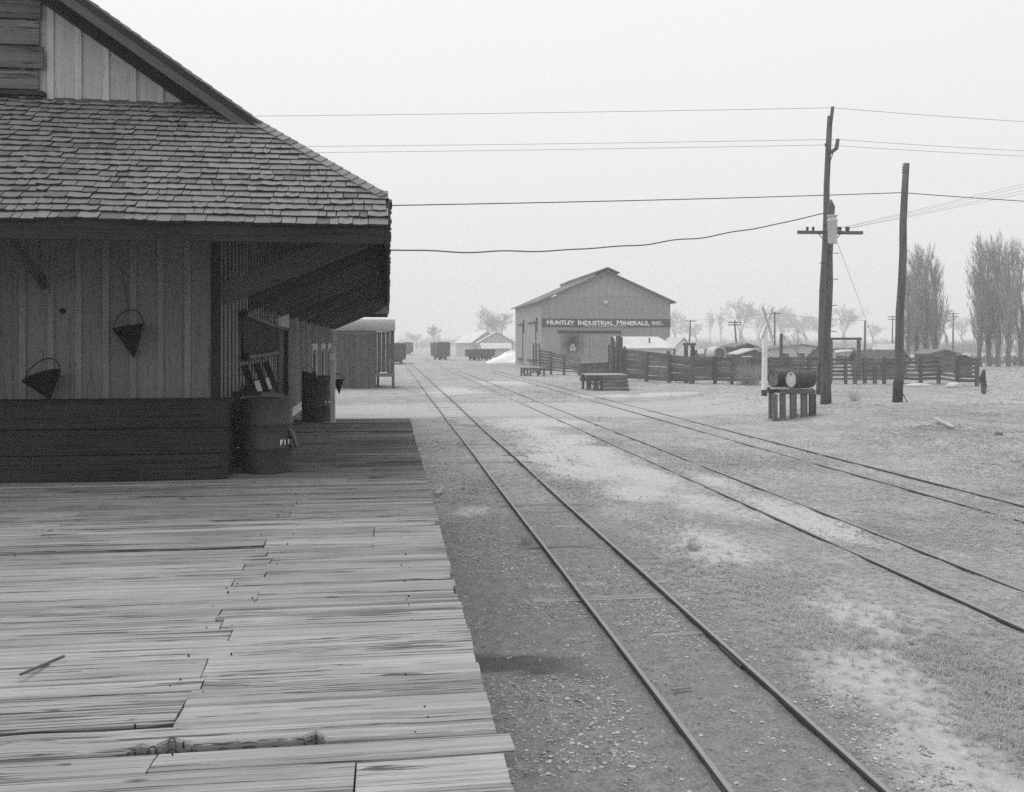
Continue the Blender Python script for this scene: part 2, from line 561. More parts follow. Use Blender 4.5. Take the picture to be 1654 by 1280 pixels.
def axis(segs):
    out = []
    for a, b_, st in segs: out += list(np.arange(a, b_, st))
    return np.array(out)
gx = np.concatenate([-np.geomspace(900, 4, 26), axis([(-3.6, -.2, .4), (-.2, 13, .1), (13, 24, .22), (24, 45, .6)]), np.geomspace(46, 900, 26)])
gy = np.concatenate([-np.geomspace(90, 3, 8), axis([(-2, 3, .5), (3, 16, .1), (16, 30, .2), (30, 70, .45)]), np.geomspace(71, 1500, 40)])
GX, GY = np.meshgrid(gx, gy)
GZ = gz(GX, GY)
nx, ny = len(gx), len(gy)
V = np.stack([GX, GY, GZ], -1).reshape(-1, 3)
ii = np.arange(nx * ny).reshape(ny, nx)
Q = np.stack([ii[:-1, :-1], ii[:-1, 1:], ii[1:, 1:], ii[1:, :-1]], -1).reshape(-1, 4)

def ground_mat():
    b = NB('dry_soil')
    tc = b.n('ShaderNodeTexCoord'); v = tc.outputs['Object']
    def at(nm):
        a = b.n('ShaderNodeAttribute'); a.attribute_name = nm; return a.outputs['Fac']
    nf = b.noise(v, 38, 6, .7)
    nm_ = b.noise(v, 7, 6, .65)
    nb = b.noise(v, .9, 5, .62)
    nl = b.noise(v, .13, 4, .6)
    soil = b.math('ADD', .335, b.math('ADD', b.math('MULTIPLY', b.math('SUBTRACT', nb, .5), .36), b.math('MULTIPLY', b.math('SUBTRACT', nl, .5), .22)))
    soil = b.math('ADD', soil, b.math('MULTIPLY', b.math('SUBTRACT', nm_, .5), .50))
    soil = b.math('ADD', soil, b.math('MULTIPLY', b.math('SUBTRACT', nf, .5), .36))
    def mix(fac, a, c):
        x = b.n('ShaderNodeMix'); x.data_type = 'FLOAT'
        b.l(fac, x.inputs[0])
        for i, q in ((2, a), (3, c)):
            if isinstance(q, float): x.inputs[i].default_value = q
            else: b.l(q, x.inputs[i])
        return x.outputs[0]
    grav = b.math('ADD', .25, b.math('ADD', b.math('MULTIPLY', b.math('SUBTRACT', nf, .5), .5), b.math('MULTIPLY', b.math('SUBTRACT', nm_, .5), .28)))
    sand = b.math('ADD', .50, b.math('ADD', b.math('MULTIPLY', b.math('SUBTRACT', nm_, .5), .34), b.math('MULTIPLY', b.math('SUBTRACT', nf, .5), .22)))
    brk = b.math('ADD', b.math('MULTIPLY', b.math('SUBTRACT', nm_, .5), 3.4), 0.0)
    def edge(m): return b.math('MULTIPLY', b.math('ADD', m, b.math('MULTIPLY', brk, b.math('MULTIPLY', m, b.math('SUBTRACT', 1.0, m)), )), 1.0, clamp=True)
    k = mix(edge(at('gravel')), soil, grav)
    k = mix(edge(at('sand')), k, sand)
    road = b.math('ADD', .42, b.math('ADD', b.math('MULTIPLY', b.math('SUBTRACT', b.noise(b.mapped(v, (.22, 3.4, 1)), 1.0, 6, .65), .5), .52), b.math('MULTIPLY', b.math('SUBTRACT', nm_, .5), .25)))
    k = mix(edge(at('road')), k, road)
    k = mix(edge(at('wet')), k, b.math('MULTIPLY', grav, .48))
    # small scattered dark specks: cinders and chips
    vo = b.n('ShaderNodeTexVoronoi'); vo.inputs['Scale'].default_value = 9.0; b.l(v, vo.inputs['Vector'])
    sp = b.math('LESS_THAN', vo.outputs['Distance'], .12)
    sel = b.math('GREATER_THAN', b.noise(v, 5.1, 1), .56)
    k = b.math('MULTIPLY', k, b.math('SUBTRACT', 1.0, b.math('MULTIPLY', b.math('MULTIPLY', b.math('MULTIPLY', sp, sel), at('gravel')), .55)))
    k = b.math('MAXIMUM', k, .03)
    cc = b.n('ShaderNodeCombineColor')
    for i in range(3): b.l(k, cc.inputs[i])
    h = b.math('ADD', b.math('MULTIPLY', nm_, 1.0), b.math('MULTIPLY', nf, .35))
    b.bump(h, .06)
    return b.done(cc.outputs[0], .95, .1)
gme = fast_mesh(V, Q, ground_mat(), True)
for nm, fn in (('gravel', gravel_mask), ('sand', sand_mask), ('road', road_mask), ('wet', wet_mask)):
    a = gme.attributes.new(nm, 'FLOAT', 'POINT')
    a.data.foreach_set('value', fn(GX, GY).astype(np.float32).ravel())
tag(obj('ground', gme), kind='structure')

def G(x, y): return float(gz(np.array([x]), np.array([y]))[0])
def PG(px, py):                                    # photo pixel -> point on the ground
    z = 0.0
    for _ in range(8):
        p = P(px, py, z); z = G(p.x, p.y)
    p.z = z
    return p

# ---------------------------------------------------------------- railway tracks
RP = [(-.04, 0), (.04, 0), (.04, .008), (.008, .018), (.007, .062), (.0225, .07), (.0225, .09), (.018, .096), (-.018, .096), (-.0225, .09), (-.0225, .07), (-.007, .062), (-.008, .018), (-.04, .008)]
def rail(parent, x0, seed, y1, sink):
    ys = np.concatenate([np.arange(-3, 60, 1.5), np.arange(60, y1, 8)])
    r = np.random.default_rng(seed)
    off = np.convolve(r.normal(0, .016, len(ys) + 4), np.ones(5) / 5, 'valid')
    offz = np.convolve(r.normal(0, .012, len(ys) + 4), np.ones(5) / 5, 'valid')
    n = len(RP); V = []; Fc = []
    for i, y in enumerate(ys):
        for a, z in RP: V.append((a + off[i], y, z - sink + offz[i]))
    for i in range(len(ys) - 1):
        for k in range(n):
            Fc.append((i * n + k, i * n + (k + 1) % n, (i + 1) * n + (k + 1) % n, (i + 1) * n + k))
    Fc.append(tuple(range(n)))
    return mobj('rail', V, Fc, M['rail'], parent, False, Matrix.Translation((x0, 0, 0)))
TL = ('narrow gauge track running close beside the plank platform', 'grassy narrow gauge track between the platform track and the outermost track', 'overgrown narrow gauge track passing closest to the drum stand')
for k, tx in enumerate(TRACKS):
    t = thing('railway_track', (tx, 4, 0), TL[k], 'track', 'parallel railway tracks')
    ends = (230, 210, 96)
    sk = (.036, .066, .066)[k]
    rail(t, tx - .465, 40 + k, ends[k], sk); rail(t, tx + .465, 50 + k, ends[k], sk)
    for s in (-1, 1):
        yy = 5.2 + 2.1 * k + (2.3 if s > 0 else 0)
        while yy < 60:
            abox('splice_plate', (tx + s * .465 - .03, yy - .25, -.01), (tx + s * .465 + .03, yy + .25, .004 if k else .03), M['rail'], t)
            yy += 9.1
    y = 3.4 + .2 * k
    while y < (42 if k == 0 else 30):
        l = 1.75 + RNG.uniform(-.12, .12)
        dx = RNG.uniform(-.08, .08); a = RNG.uniform(-.03, .03)
        z = -.094 + RNG.uniform(-.02, .012) - (.03 if k else 0)
        board('tie', (tx + dx - l / 2, y - a, z), (tx + dx + l / 2, y + a, z), .2, .18, M['tie'], t, c=.012)
        y += RNG.uniform(.56, .7)

# ---------------------------------------------------------------- plank platform
deck = thing('plank_platform', (-2, 9, 0), 'weathered plank loading platform in front of the depot', 'platform')
def plank(x0, x1, y0, y1, notch=None, lift=0.0, seed=0):
    r = np.random.default_rng(seed)
    L = x1 - x0
    n = max(3, int(L / .22))
    if notch: n = max(n, int(L / .05))
    t = .055
    xs = np.linspace(0, L, n + 1) - L / 2
    yc = (y0 + y1) / 2; hw = (y1 - y0) / 2
    wob = np.interp(np.arange(n + 1), np.arange(0, n + 3, 3), r.normal(0, .0025, len(np.arange(0, n + 3, 3))))
    wob2 = np.interp(np.arange(n + 1), np.arange(0, n + 3, 3), r.normal(0, .0025, len(np.arange(0, n + 3, 3))))
    zz = np.interp(np.arange(n + 1), np.arange(0, n + 5, 5), r.normal(0, .003, len(np.arange(0, n + 5, 5))))
    cup = r.normal(0.002, .004); tilt = r.normal(0, .006)
    V, Fc = [], []
    for i, x in enumerate(xs):
        f0 = -hw + abs(wob[i]); b0 = hw - abs(wob2[i])
        if notch:
            for (na, nb_, dep, jag) in notch:
                wx = x + (x0 + x1) / 2
                if na < wx < nb_: f0 += dep + jag * (r.random() - .3)
        e = .010
        z = zz[i] + lift
        V += [(x, f0, z - t), (x, f0, z - e + tilt * -1), (x, f0 + e, z - tilt), (x, (f0 + b0) / 2, z + cup), (x, b0 - e, z + tilt), (x, b0, z - e + tilt), (x, b0, z - t)]
    for i in range(n):
        for k in range(7):
            a = i * 7 + k; b_ = i * 7 + (k + 1) % 7
            Fc.append((a, a + 7, b_ + 7, b_))
    Fc.append(tuple(range(7))); Fc.append(tuple(range(n * 7, n * 7 + 7))[::-1])
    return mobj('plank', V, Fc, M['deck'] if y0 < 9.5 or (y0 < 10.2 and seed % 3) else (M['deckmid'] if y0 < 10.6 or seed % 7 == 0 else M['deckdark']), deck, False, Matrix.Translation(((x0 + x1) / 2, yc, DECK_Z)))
y = -1.6; k = 0; gapdone = False; notched = False
NX, NY = [], []
while y < 18.35:
    wd = RNG.uniform(.15, .235)
    if y + wd > 18.1: wd = 18.42 - y
    edge = .42 + RNG.uniform(-.005, .005) - (.025 if RNG.random() < .07 else 0)
    gap = RNG.uniform(.002, .009) + (.008 if RNG.random() < .18 else 0)
    k += 1
    notch = None; lg = 0
    if abs(y - 3.47) < .1 and not notched: notched = True; notch = [(-.86, -.28, .034, .010), (-.98, -.78, .03, .05), (-.33, -.25, .02, .04)]
    if not gapdone and y > 3.68: lg = .042; gapdone = True
    u = RNG.random()
    if 3.3 < y < 7.4: j = -.88 + RNG.uniform(-.11, .11) if u < .62 else (-.12 if u < .85 else None)
    elif y < 9.0: j = -.88 if u < .5 else (-.12 if u < .62 else -2.75)
    else: j = None if u < .6 else RNG.uniform(-.8, -.1)
    if lg: j = -.86
    if notch: j = None
    if abs(y - 3.3) < .1: edge = .47
    for jx in (-4.4, -2.65, -.98, -.80, .12):
        for q in (.22, .76):
            if RNG.random() < .5: NX.append(jx + RNG.uniform(-.045, .045)); NY.append(y + wd * (q + RNG.uniform(-.07, .07)))
    xl = -7.4 if y < 10.9 else -1.98
    if j is not None and j > xl + .2:
        plank(xl, j - .002, y + gap / 2 + lg, y + wd - gap / 2, notch, RNG.uniform(-.008, .004), k)
        plank(j + .005, edge, y + gap / 2, y + wd - gap / 2, notch, RNG.uniform(-.006, .006), k + 500)
    else:
        plank(xl, edge, y + gap / 2, y + wd - gap / 2, notch, RNG.uniform(-.006, .005), k + 900)
    y += wd
NV, NF = [], []
for a, b_ in zip(NX, NY):                           # rusty nail heads over the joists
    b0 = len(NV); rr = RNG.uniform(.0028, .0045)
    for i in range(6): NV.append((a + rr * math.cos(i * math.pi / 3), b_ + rr * math.sin(i * math.pi / 3), DECK_Z + .004))
    for i in range(6): NV.append((a + rr * math.cos(i * math.pi / 3), b_ + rr * math.sin(i * math.pi / 3), DECK_Z - .02))
    NF.append(tuple(range(b0, b0 + 6))); NF += [(b0 + i, b0 + 6 + i, b0 + 6 + (i + 1) % 6, b0 + (i + 1) % 6) for i in range(6)]
nl_ = mobj('nail_heads', NV, NF, M['iron'], deck); nl_['kind'] = 'stuff'
for x in (-6.2, -4.4, -2.65, -.9, .12):
    board('joist', (x, -1.5, DECK_Z - .17), (x, 18.3, DECK_Z - .17), .16, .22, M['shadewood'], deck)
    yy = -1.2
    while yy < 18.3:
        board('post', (x, yy, -.1), (x, yy, DECK_Z - .285), .2, .2, M['shadewood'], deck, up=(0, 1, 0))
        yy += 3.2
for i in range(4):      # loose skirting boards along the platform's edge
    board('skirt_board', (.30, -1.5, .2 + .22 * i), (.30, 18.3, .2 + .22 * i + RNG.uniform(-.02, .02)), .03, .2, M['shadewood'], deck)
tag(board('stick', tuple(P(32, 1090, DECK_Z + .020)), tuple(P(104, 1060, DECK_Z + .026)), .012, .012, M['shadewood']), 'thin splintered stick lying across the platform planks', 'stick')

# ---------------------------------------------------------------- the depot
XW, YW = -2.0, 11.05            # trackside wall plane, end wall plane
YE, ZE = 9.09, 3.95             # lower edge of the end pent roof
SP, SM = .833, .696             # slopes of the pent roof and of the main roof
ZT = 4.27                       # trackside eave height
XR = -6.5                       # ridge
YF = 32.6                       # far end wall
YMID = (YW + YF) / 2
def pent(y): return ZE + SP * (y - YE)
def main(x): return ZT - SM * x if x > XR else ZT - SM * (2 * XR - x)
def hip_y(x): return YE + (ZT - ZE - SM * x) / SP
depot = thing('depot', (XR, YMID, 0), 'board and batten railway depot with a steep shingled roof and deep eaves', 'depot')

wall = mobj('wall', *(lambda a, b, c, d, z0, z1: ([(a, c, z0), (b, c, z0), (b, d, z0), (a, d, z0), (a, c, z1), (b, c, z1), (b, d, z1), (a, d, z1)],
       [(0, 1, 5, 4), (1, 2, 6, 5), (2, 3, 7, 6), (3, 0, 4, 7)]))(2 * XR - XW, XW - .05, YW + .05, YF, -.1, 5.4), M['shadewood'], depot)
def upright(name, xa, xb, z0, za, zb_, y, th, mat, parent):
    # a standing board with a sloping top; local X runs up the board so the grain does too
    V = []
    for yy in (y, y + th):
        V += [(0, xa - xb, yy - y), (za - z0, xa - xb, yy - y), (zb_ - z0, 0, yy - y), (0, 0, yy - y)]
    m = Matrix(((0, 1, 0, xb), (0, 0, 1, y), (1, 0, 0, z0), (0, 0, 0, 1)))
    return mobj(name, V, [(0, 1, 2, 3), (7, 6, 5, 4), (0, 4, 5, 1), (1, 5, 6, 2), (2, 6, 7, 3), (3, 7, 4, 0)], mat, parent, False, m)
bw_ = .305
x = XW - .055
i = 0
while x > -7.0:
    x2 = x - bw_
    upright('wall_board', x2 + .002, x - .002, .9, pent(YW) - .12, pent(YW) - .12, YW + RNG.uniform(-.003, .003), .045, M['lower_shadeboard'], depot)
    board('batten', (x2, YW - .012, 1.2), (x2, YW - .012, pent(YW) - .13), .075, .024, M['lower_shadebatten'], depot, up=(0, -1, 0), c=.005)
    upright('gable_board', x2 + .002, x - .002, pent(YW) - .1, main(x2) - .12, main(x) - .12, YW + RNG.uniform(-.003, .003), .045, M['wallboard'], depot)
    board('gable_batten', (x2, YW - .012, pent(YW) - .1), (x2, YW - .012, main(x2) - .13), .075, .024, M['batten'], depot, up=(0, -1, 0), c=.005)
    x = x2; i += 1
board('corner_board', (XW - .03, YW - .02, 1.2), (XW - .03, YW - .02, 4.9), .11, .04, M['trim'], depot, up=(0, -1, 0))
# trackside wall: boards and battens
y = YW + .06; i = 0
DOORS = ((16.75, 18.15, DECK_Z, 3.0), (24.0, 25.3, 1.4, 2.45), (27.2, 28.4, 1.4, 2.45), (30.0, 31.2, 1.4, 2.45))
def in_door(yy): return next((d for d in DOORS if d[0] - .02 < yy < d[1] + .02), None)
while y < YF:
    d = in_door(y)
    spans = [(.3, 5.1)] if d is None else ([(d[3], 5.1)] + ([(.3, d[2])] if d[2] > 1.3 else []))
    for (a, b_) in spans:
        board('wall_board', (XW - .02, y + .14, a), (XW - .02, y + .14, b_), .276, .03, M['side_shadeboard'], depot, up=(1, 0, 0), c=.003)
        board('batten', (XW + .008, y, a), (XW + .008, y, b_), .07, .026, M['side_shadebatten'], depot, up=(1, 0, 0), c=.005)
    y += .28; i += 1
board('base_board', (XW + .012, YW + .1, DECK_Z + .1), (XW + .012, 16.7, DECK_Z + .1), .03, .19, M['batten'], depot)
board('base_board', (XW + .012, 18.2, DECK_Z + .1), (XW + .012, YF, DECK_Z + .1), .03, .19, M['batten'], depot)
dr = abox('door', (XW - .12, 16.78, DECK_Z), (XW - .08, 18.12, 2.92), M['trim'], depot)
abox('door_panel', (XW - .085, 16.95, DECK_Z + .25), (XW - .07, 17.95, DECK_Z + .8), M['shadewood'], dr)
abox('door_handle', (XW - .08, 17.98, 2.15), (XW - .02, 18.02, 2.25), M['iron'], dr)
abox('door_frame', (XW - .03, 16.62, DECK_Z), (XW + .03, 16.76, 3.06), M['trim'], depot)
abox('door_frame', (XW - .03, 18.14, DECK_Z), (XW + .03, 18.28, 3.06), M['trim'], depot)
abox('lintel', (XW - .03, 16.6, 3.062), (XW + .035, 18.3, 3.4), M['pale'], depot)
for d in DOORS[1:]:
    wdw = abox('window', (XW - .10, d[0], d[2]), (XW - .07, d[1], d[3]), M['glass'], depot)
    for (a, b_, c, e) in ((d[0] - .14, d[0], d[2] - .1, d[3] + .12), (d[1], d[1] + .14, d[2] - .1, d[3] + .12)):
        abox('window_frame', (XW - .03, a, c), (XW + .03, b_, e), M['pale'], wdw)
    abox('window_frame', (XW - .03, d[0] - .18, d[3] + .122), (XW + .04, d[1] + .18, d[3] + .3), M['pale'], wdw)
    abox('sill', (XW - .03, d[0] + .002, d[2] - .1), (XW + .06, d[1] - .002, d[2]), M['pale'], wdw)
    abox('glazing_bar', (XW - .07, (d[0] + d[1]) / 2 - .02, d[2]), (XW - .05, (d[0] + d[1]) / 2 + .02, d[3]), M['trim'], wdw)

# knee braces carrying the trackside eave
yb = [11.16, 13.3, 14.95, 16.55, 18.4, 20.4, 22.2, 24.1, 26.2, 28.4, 30.5, 32.2]
for y in yb:
    a = Vector((XW + .02, y, 3.34)); b_ = Vector((-.16, y, 4.11))
    m = frame(a, b_)
    L = (b_ - a).length
    h = .125; t = .05
    # profile with a scroll-sawn tail at the eave end
    pr = [(-L / 2, -h), (L / 2 - .16, -h), (L / 2 - .12, -h * .35), (L / 2 - .05, -h * .45), (L / 2, h * .2), (L / 2, h), (-L / 2, h)]
    V = [(p[0], -t, p[1]) for p in pr] + [(p[0], t, p[1]) for p in pr]
    n = len(pr)
    Fc = [tuple(range(n)), tuple(range(2 * n - 1, n - 1, -1))] + [(i + 1 if i + 1 < n else 0, i, n + i, n + (i + 1) % n) for i in range(n)]
    mobj('eave_brace', V, Fc, M['brace'], depot, False, m)
    board('rafter', (XW + .03, y + .06, main(XW) - .25), (-.06, y + .06, main(-.06) - .17), .06, .16, M['brace'], depot)
board('eave_beam', (-.22, 9.5, 4.17), (-.22, 34.0, 4.17), .1, .12, M['trim'], depot)
# braces and rafters under the end pent roof
for x in (-3.93, -6.0):
    board('eave_brace', (x, YW - .03, 3.42), (x, YE + .5, 4.02), .06, .11, M['shadewood'], depot)
    board('wall_plate', (x, YW - .045, 3.32), (x, YW - .045, 4.6), .07, .04, M['lower_shadeboard'], depot, up=(0, -1, 0))
board('eave_beam', (-9, YE + .32, 4.0), (-.3, YE + .32, 4.0), .1, .16, M['trim'], depot)
for i in range(12):
    x = -.45 - .62 * i
    y1 = min(YW, hip_y(x)) - .05
    board('rafter', (x, YE + .06, pent(YE + .06) - .16), (x, y1, pent(y1) - .16), .06, .13, M['trim'], depot)

# roof bodies
def slab(name, top, th, mat, parent):
    n = len(top)
    V = [Vector(p) for p in top] + [Vector(p) - Vector((0, 0, th)) for p in top]
    c = sum(V, Vector()) / len(V)
    Fc = [tuple(range(n)), tuple(range(2 * n - 1, n - 1, -1))] + [(i, n + i, n + (i + 1) % n, (i + 1) % n) for i in range(n)]
    o = mobj(name, [v - c for v in V], Fc, mat, parent, False, Matrix.Translation(c))
    import bmesh
    bm = bmesh.new(); bm.from_mesh(o.data); bmesh.ops.recalc_face_normals(bm, faces=bm.faces); bm.to_mesh(o.data); bm.free()
    return o
YRK = 10.70
xk = -(ZE + SP * (YRK - YE) - ZT) / SM            # where rake and hip meet
yh0 = hip_y(0)
mir = lambda y: YW + YF - y
main_roof = slab('main_roof', [(0, yh0, main(0)), (0, mir(yh0), main(0)), (xk, mir(YRK), main(xk)), (XR, mir(YRK), main(XR)), (XR, YRK, main(XR)), (xk, YRK, main(xk))], .1, M['trim'], depot)
slab('main_roof', [(2 * XR, yh0, main(0)), (2 * XR, mir(yh0), main(0)), (2 * XR - xk, mir(YRK), main(xk)), (XR, mir(YRK), main(XR)), (XR, YRK, main(XR)), (2 * XR - xk, YRK, main(xk))], .1, M['shingle'], depot)
xw2 = -(pent(YW) - ZT) / SM
def pent_poly(f):
    pts = [(0, YE), (0, yh0), (xw2, YW), (2 * XR - xw2, YW), (2 * XR, yh0), (2 * XR, YE)]
    return [(p[0], f(p[1]), pent(p[1]) - .03) for p in pts]
pent_roof = slab('pent_roof', pent_poly(lambda y: y), .07, M['trim'], depot)
slab('pent_roof', pent_poly(mir), .07, M['shingle'], depot)

fz = (ZE - .205, ZE - .012)
fas = abox('fascia', (-9.2, YE - .012, fz[0]), (-.042, YE + .02, fz[1]), M['trim'], depot)
abox('fascia', (-9.2, mir(YE) - .02, fz[0]), (-.042, mir(YE) + .012, fz[1]), M['trim'], depot)
prism('eave_end_board', [(YE - .01, ZE - .205), (YE - .01, ZE + .0), (yh0, ZT - .012), (yh0 + .3, ZT - .012), (yh0 + .3, ZT - .30), (YE + .28, ZE - .205)], 0, -.038, .012, M['trim'], depot)
y = yh0 + .302
while y < 34.0:
    y2 = min(y + 4.1, 34.1)
    abox('eave_fascia', (-.034 + RNG.uniform(-.006, .006), y, ZT - .31), (.004 + RNG.uniform(-.004, .014), y2 - .004, ZT - .104), M['trim'], depot)
    y = y2
board('barge_board', (xk - .03, YRK - .02, main(xk - .03) - .115), (XR, YRK - .02, main(XR) - .115), .035, .17, M['barge'], depot)
board('barge_moulding', (xk - .03, YRK - .045, main(xk - .03) - .05), (XR, YRK - .045, main(XR) - .05), .03, .06, M['trim'], depot)
board('soffit', (xk - .22, (YRK + YW) / 2, main(xk - .22) - .125), (XR, (YRK + YW) / 2, main(XR) - .125), YW - YRK - .02, .02, M['trim'], depot)
board('frieze', (xk - .55, YW - .035, main(xk - .55) - .25), (XR, YW - .035, main(XR) - .25), .03, .16, M['trim'], depot)

# shingles of the end pent roof
nrm = Vector((0, -SP, 1)).normalized(); sl_ = Vector((0, 1, SP)).normalized()
SLEN = (YW - YE) * math.hypot(1, SP)
def shingle_verts(w_, curl, L=.21, cut=0.0):
    V = []
    for yy, zt, zb in ((0, .040, .010), (L, .006, -.008)):
        for xx, cz in ((-.5, curl), (0, 0), (.5, curl)):
            f = 1 if yy == 0 else .3
            xq = xx * w_
            if yy: xq = min(xq, w_ / 2 - cut)
            V.append((xq, yy, zt + cz * f)); V.append((xq, yy, zb + cz * f))
    return V
SHF = [(0, 2, 8, 6), (2, 4, 10, 8), (1, 7, 9, 3), (3, 9, 11, 5), (0, 1, 3, 2), (2, 3, 5, 4), (6, 8, 9, 7), (8, 10, 11, 9), (0, 6, 7, 1), (4, 5, 11, 10)]
rows = 22
expo = SLEN / rows
shr = random.Random(21)
_sv = {}
def dark_ends(me):
    me.materials.append(M['shingle_end_shade'])
    for i, p in enumerate(me.polygons):
        if i % 10 in (4, 5, 8, 9): p.material_index = 1
    return me
def sh_mesh(w_, c):
    k = (round(w_ / .012), c)
    if k not in _sv: _sv[k] = new_mesh(shingle_verts(k[0] * .012, (-.003, 0, .004, .008, .013)[c]), SHF, M['shingle']); dark_ends(_sv[k])
    return _sv[k]
SV, SF = [], []
count = 0
for r in range(rows):
    s0 = r * expo - (.03 if r == 0 else 0)
    yb_ = YE + (s0 / math.hypot(1, SP))
    xmax = 0.0 if yb_ < yh0 - .02 else -(pent(yb_) - ZT) / SM
    x = xmax - (shr.uniform(0, .03) if yb_ < yh0 - .02 else .0)
    while x > -6.2:
        first = x > xmax - .035 and yb_ >= yh0 - .02
        w_ = .27 if first else shr.choice((.08, .10, .12, .14, .16, .18, .20, .23)) + shr.uniform(-.008, .008)
        cxs = x - w_ / 2
        sag = .012 * math.sin(cxs * 1.7 + r * .15) + .008 * math.sin(cxs * 4.1 + 1.3 + r * .3)
        p = Vector((cxs, YE, ZE - .03)) + sl_ * (s0 + shr.uniform(-.007, .007) + sag * .8) + nrm * (.004 + abs(sag) * .4)
        m = Matrix((Vector((1, 0, 0)), sl_, nrm)).transposed().to_4x4()
        m.translation = p
        m = m @ Matrix.Rotation(shr.uniform(-.02, .02), 4, 'Z') @ Matrix.Rotation(shr.uniform(-.03, .04), 4, 'X') @ Matrix.Rotation(shr.uniform(-.02, .02), 4, 'Y')
        c = shr.choice((0, 1, 1, 2, 2, 3, 3, 4))
        if first:
            m = m.to_translation(); m = Matrix.Translation(m) @ Matrix((Vector((1, 0, 0)), sl_, nrm)).transposed().to_4x4()
            dark_ends(mobj('shingle', shingle_verts(w_ - .004, 0, .21, .2), SHF, M['shingle'], pent_roof, False, m).data); count += 1
        elif count < 300 and x > -4.7:
            obj('shingle', sh_mesh(w_ - .006, c), pent_roof, m); count += 1
        else:
            b0 = len(SV)
            SV += [m @ Vector(v) for v in shingle_verts(w_ - .006, (-.003, 0, .004, .008, .013)[c])]
            SF += [tuple(b0 + i for i in f) for f in SHF]
        x -= w_
so = mobj('shingle_field', SV, SF, M['shingle'], pent_roof); so['kind'] = 'stuff'; dark_ends(so.data)
# top course turned up under the gable boards
x = xw2 - .02
while x > -6.0:
    w_ = shr.uniform(.2, .34)
    p = Vector((x - w_ / 2, YW - .055, pent(YW - .055) + .012))
    board('flashing_board', p - Vector((w_ / 2 - .004, 0, 0)), p + Vector((w_ / 2 - .004, 0, 0)), .15, .012, M['shadewood'], pent_roof, up=nrm + Vector((0, shr.uniform(-.1, .1), 0)))
    x -= w_
# cap shingles down the hip, shingle ends along the rake and the trackside eave
h0 = Vector((0, yh0, ZT)); h1 = Vector((xk, YRK, main(xk)))
hd = (h1 - h0).normalized(); hl = (h1 - h0).length
n1 = Vector((SM, 0, 1)).normalized()
n = int(hl / .125)
for i in range(n + 1):
    p = h0 + hd * (i * hl / n)
    for nn, sgn in ((nrm, 1),):
        side = hd.cross(nn).normalized() * sgn
        if side.dot(Vector((-1, -.6, 0)) if sgn == 1 else Vector((1, .6, 0))) < 0: side = -side
        q = p + side * .036 + nn * .03
        a = q - hd * (.02 if i else -.03); b_ = q + hd * .19 - nn * .018
        board('shingle', a, b_, .11, .012, M['shingle'], main_roof, up=nn)
rk0 = Vector((xk, YRK, main(xk))); rk1 = Vector((XR, YRK, main(XR)))
rd = (rk1 - rk0).normalized(); rl = (rk1 - rk0).length
n = int(rl / .135)
for i in range(n):
    q = rk0 + rd * (i * rl / n) + Vector((0, .1, 0)) + n1 * .012
    board('shingle', q - rd * .012, q + rd * .2 - n1 * .012, .31 + shr.uniform(-.01, .02), .026, M['shingle'], main_roof, up=n1)
EV, EF = [], []
y = yh0
while y < 34.1:
    w_ = shr.uniform(.12, .26)
    x0 = .012 + shr.uniform(0, .026)
    xin = max(-.4, min(0, -(pent(y) - ZT) / SM) + .015) if y < 12 else -.4
    dxi = x0 - xin
    for (za, xa) in ((0, x0), (.02, x0)):
        EV += [(xa, y + .003, ZT - .012 + za - SM * xa), (xa, y + w_ - .003, ZT - .012 + za - SM * xa), (xa - dxi, y + w_ - .003, ZT - .012 + za * .5 - SM * (xa - dxi)), (xa - dxi, y + .003, ZT - .012 + za * .5 - SM * (xa - dxi))]
    b0 = len(EV) - 8
    EF += [tuple(b0 + i for i in f) for f in ((3, 2, 1, 0), (4, 5, 6, 7), (0, 1, 5, 4), (1, 2, 6, 5), (2, 3, 7, 6), (3, 0, 4, 7))]
    y += w_
so = mobj('eave_shingle_course', EV, EF, M['shingle'], main_roof); so['kind'] = 'stuff'

# boarded opening in the gable
zb = 5.66
cas = abox('gable_shutter', (-9.0, YW - .02, zb - .05), (-4.05, YW - .014, 7.1), M['shadewood'], depot)
z = zb
for i, (h, xe) in enumerate(((.24, -4.0), (.27, -3.94), (.30, -3.99), (.26, -3.97), (.27, -3.92))):
    board('shutter_board', (-8.8, YW - .05 - .012 * (i % 2), z + h / 2), (xe, YW - .05 - .012 * (i % 2), z + h / 2 + .004), .035, h - .02, M['oldboard'], cas)
    z += h
board('sill', (-8.9, YW - .06, zb - .035), (-3.93, YW - .06, zb - .035), .09, .05, M['trim'], cas)
# a round vent hole in the end wall
vv = PD(96, 502, 10.33)
V, Fc = lathe_data([(.0001, .008), (.034, .008), (.036, 0)], 16)
mobj('vent_hole', V, Fc, M['void'], depot, False, Matrix.Translation((vv.x, YW - .006, vv.z)) @ Matrix.Rotation(math.radians(90), 4, 'X'))

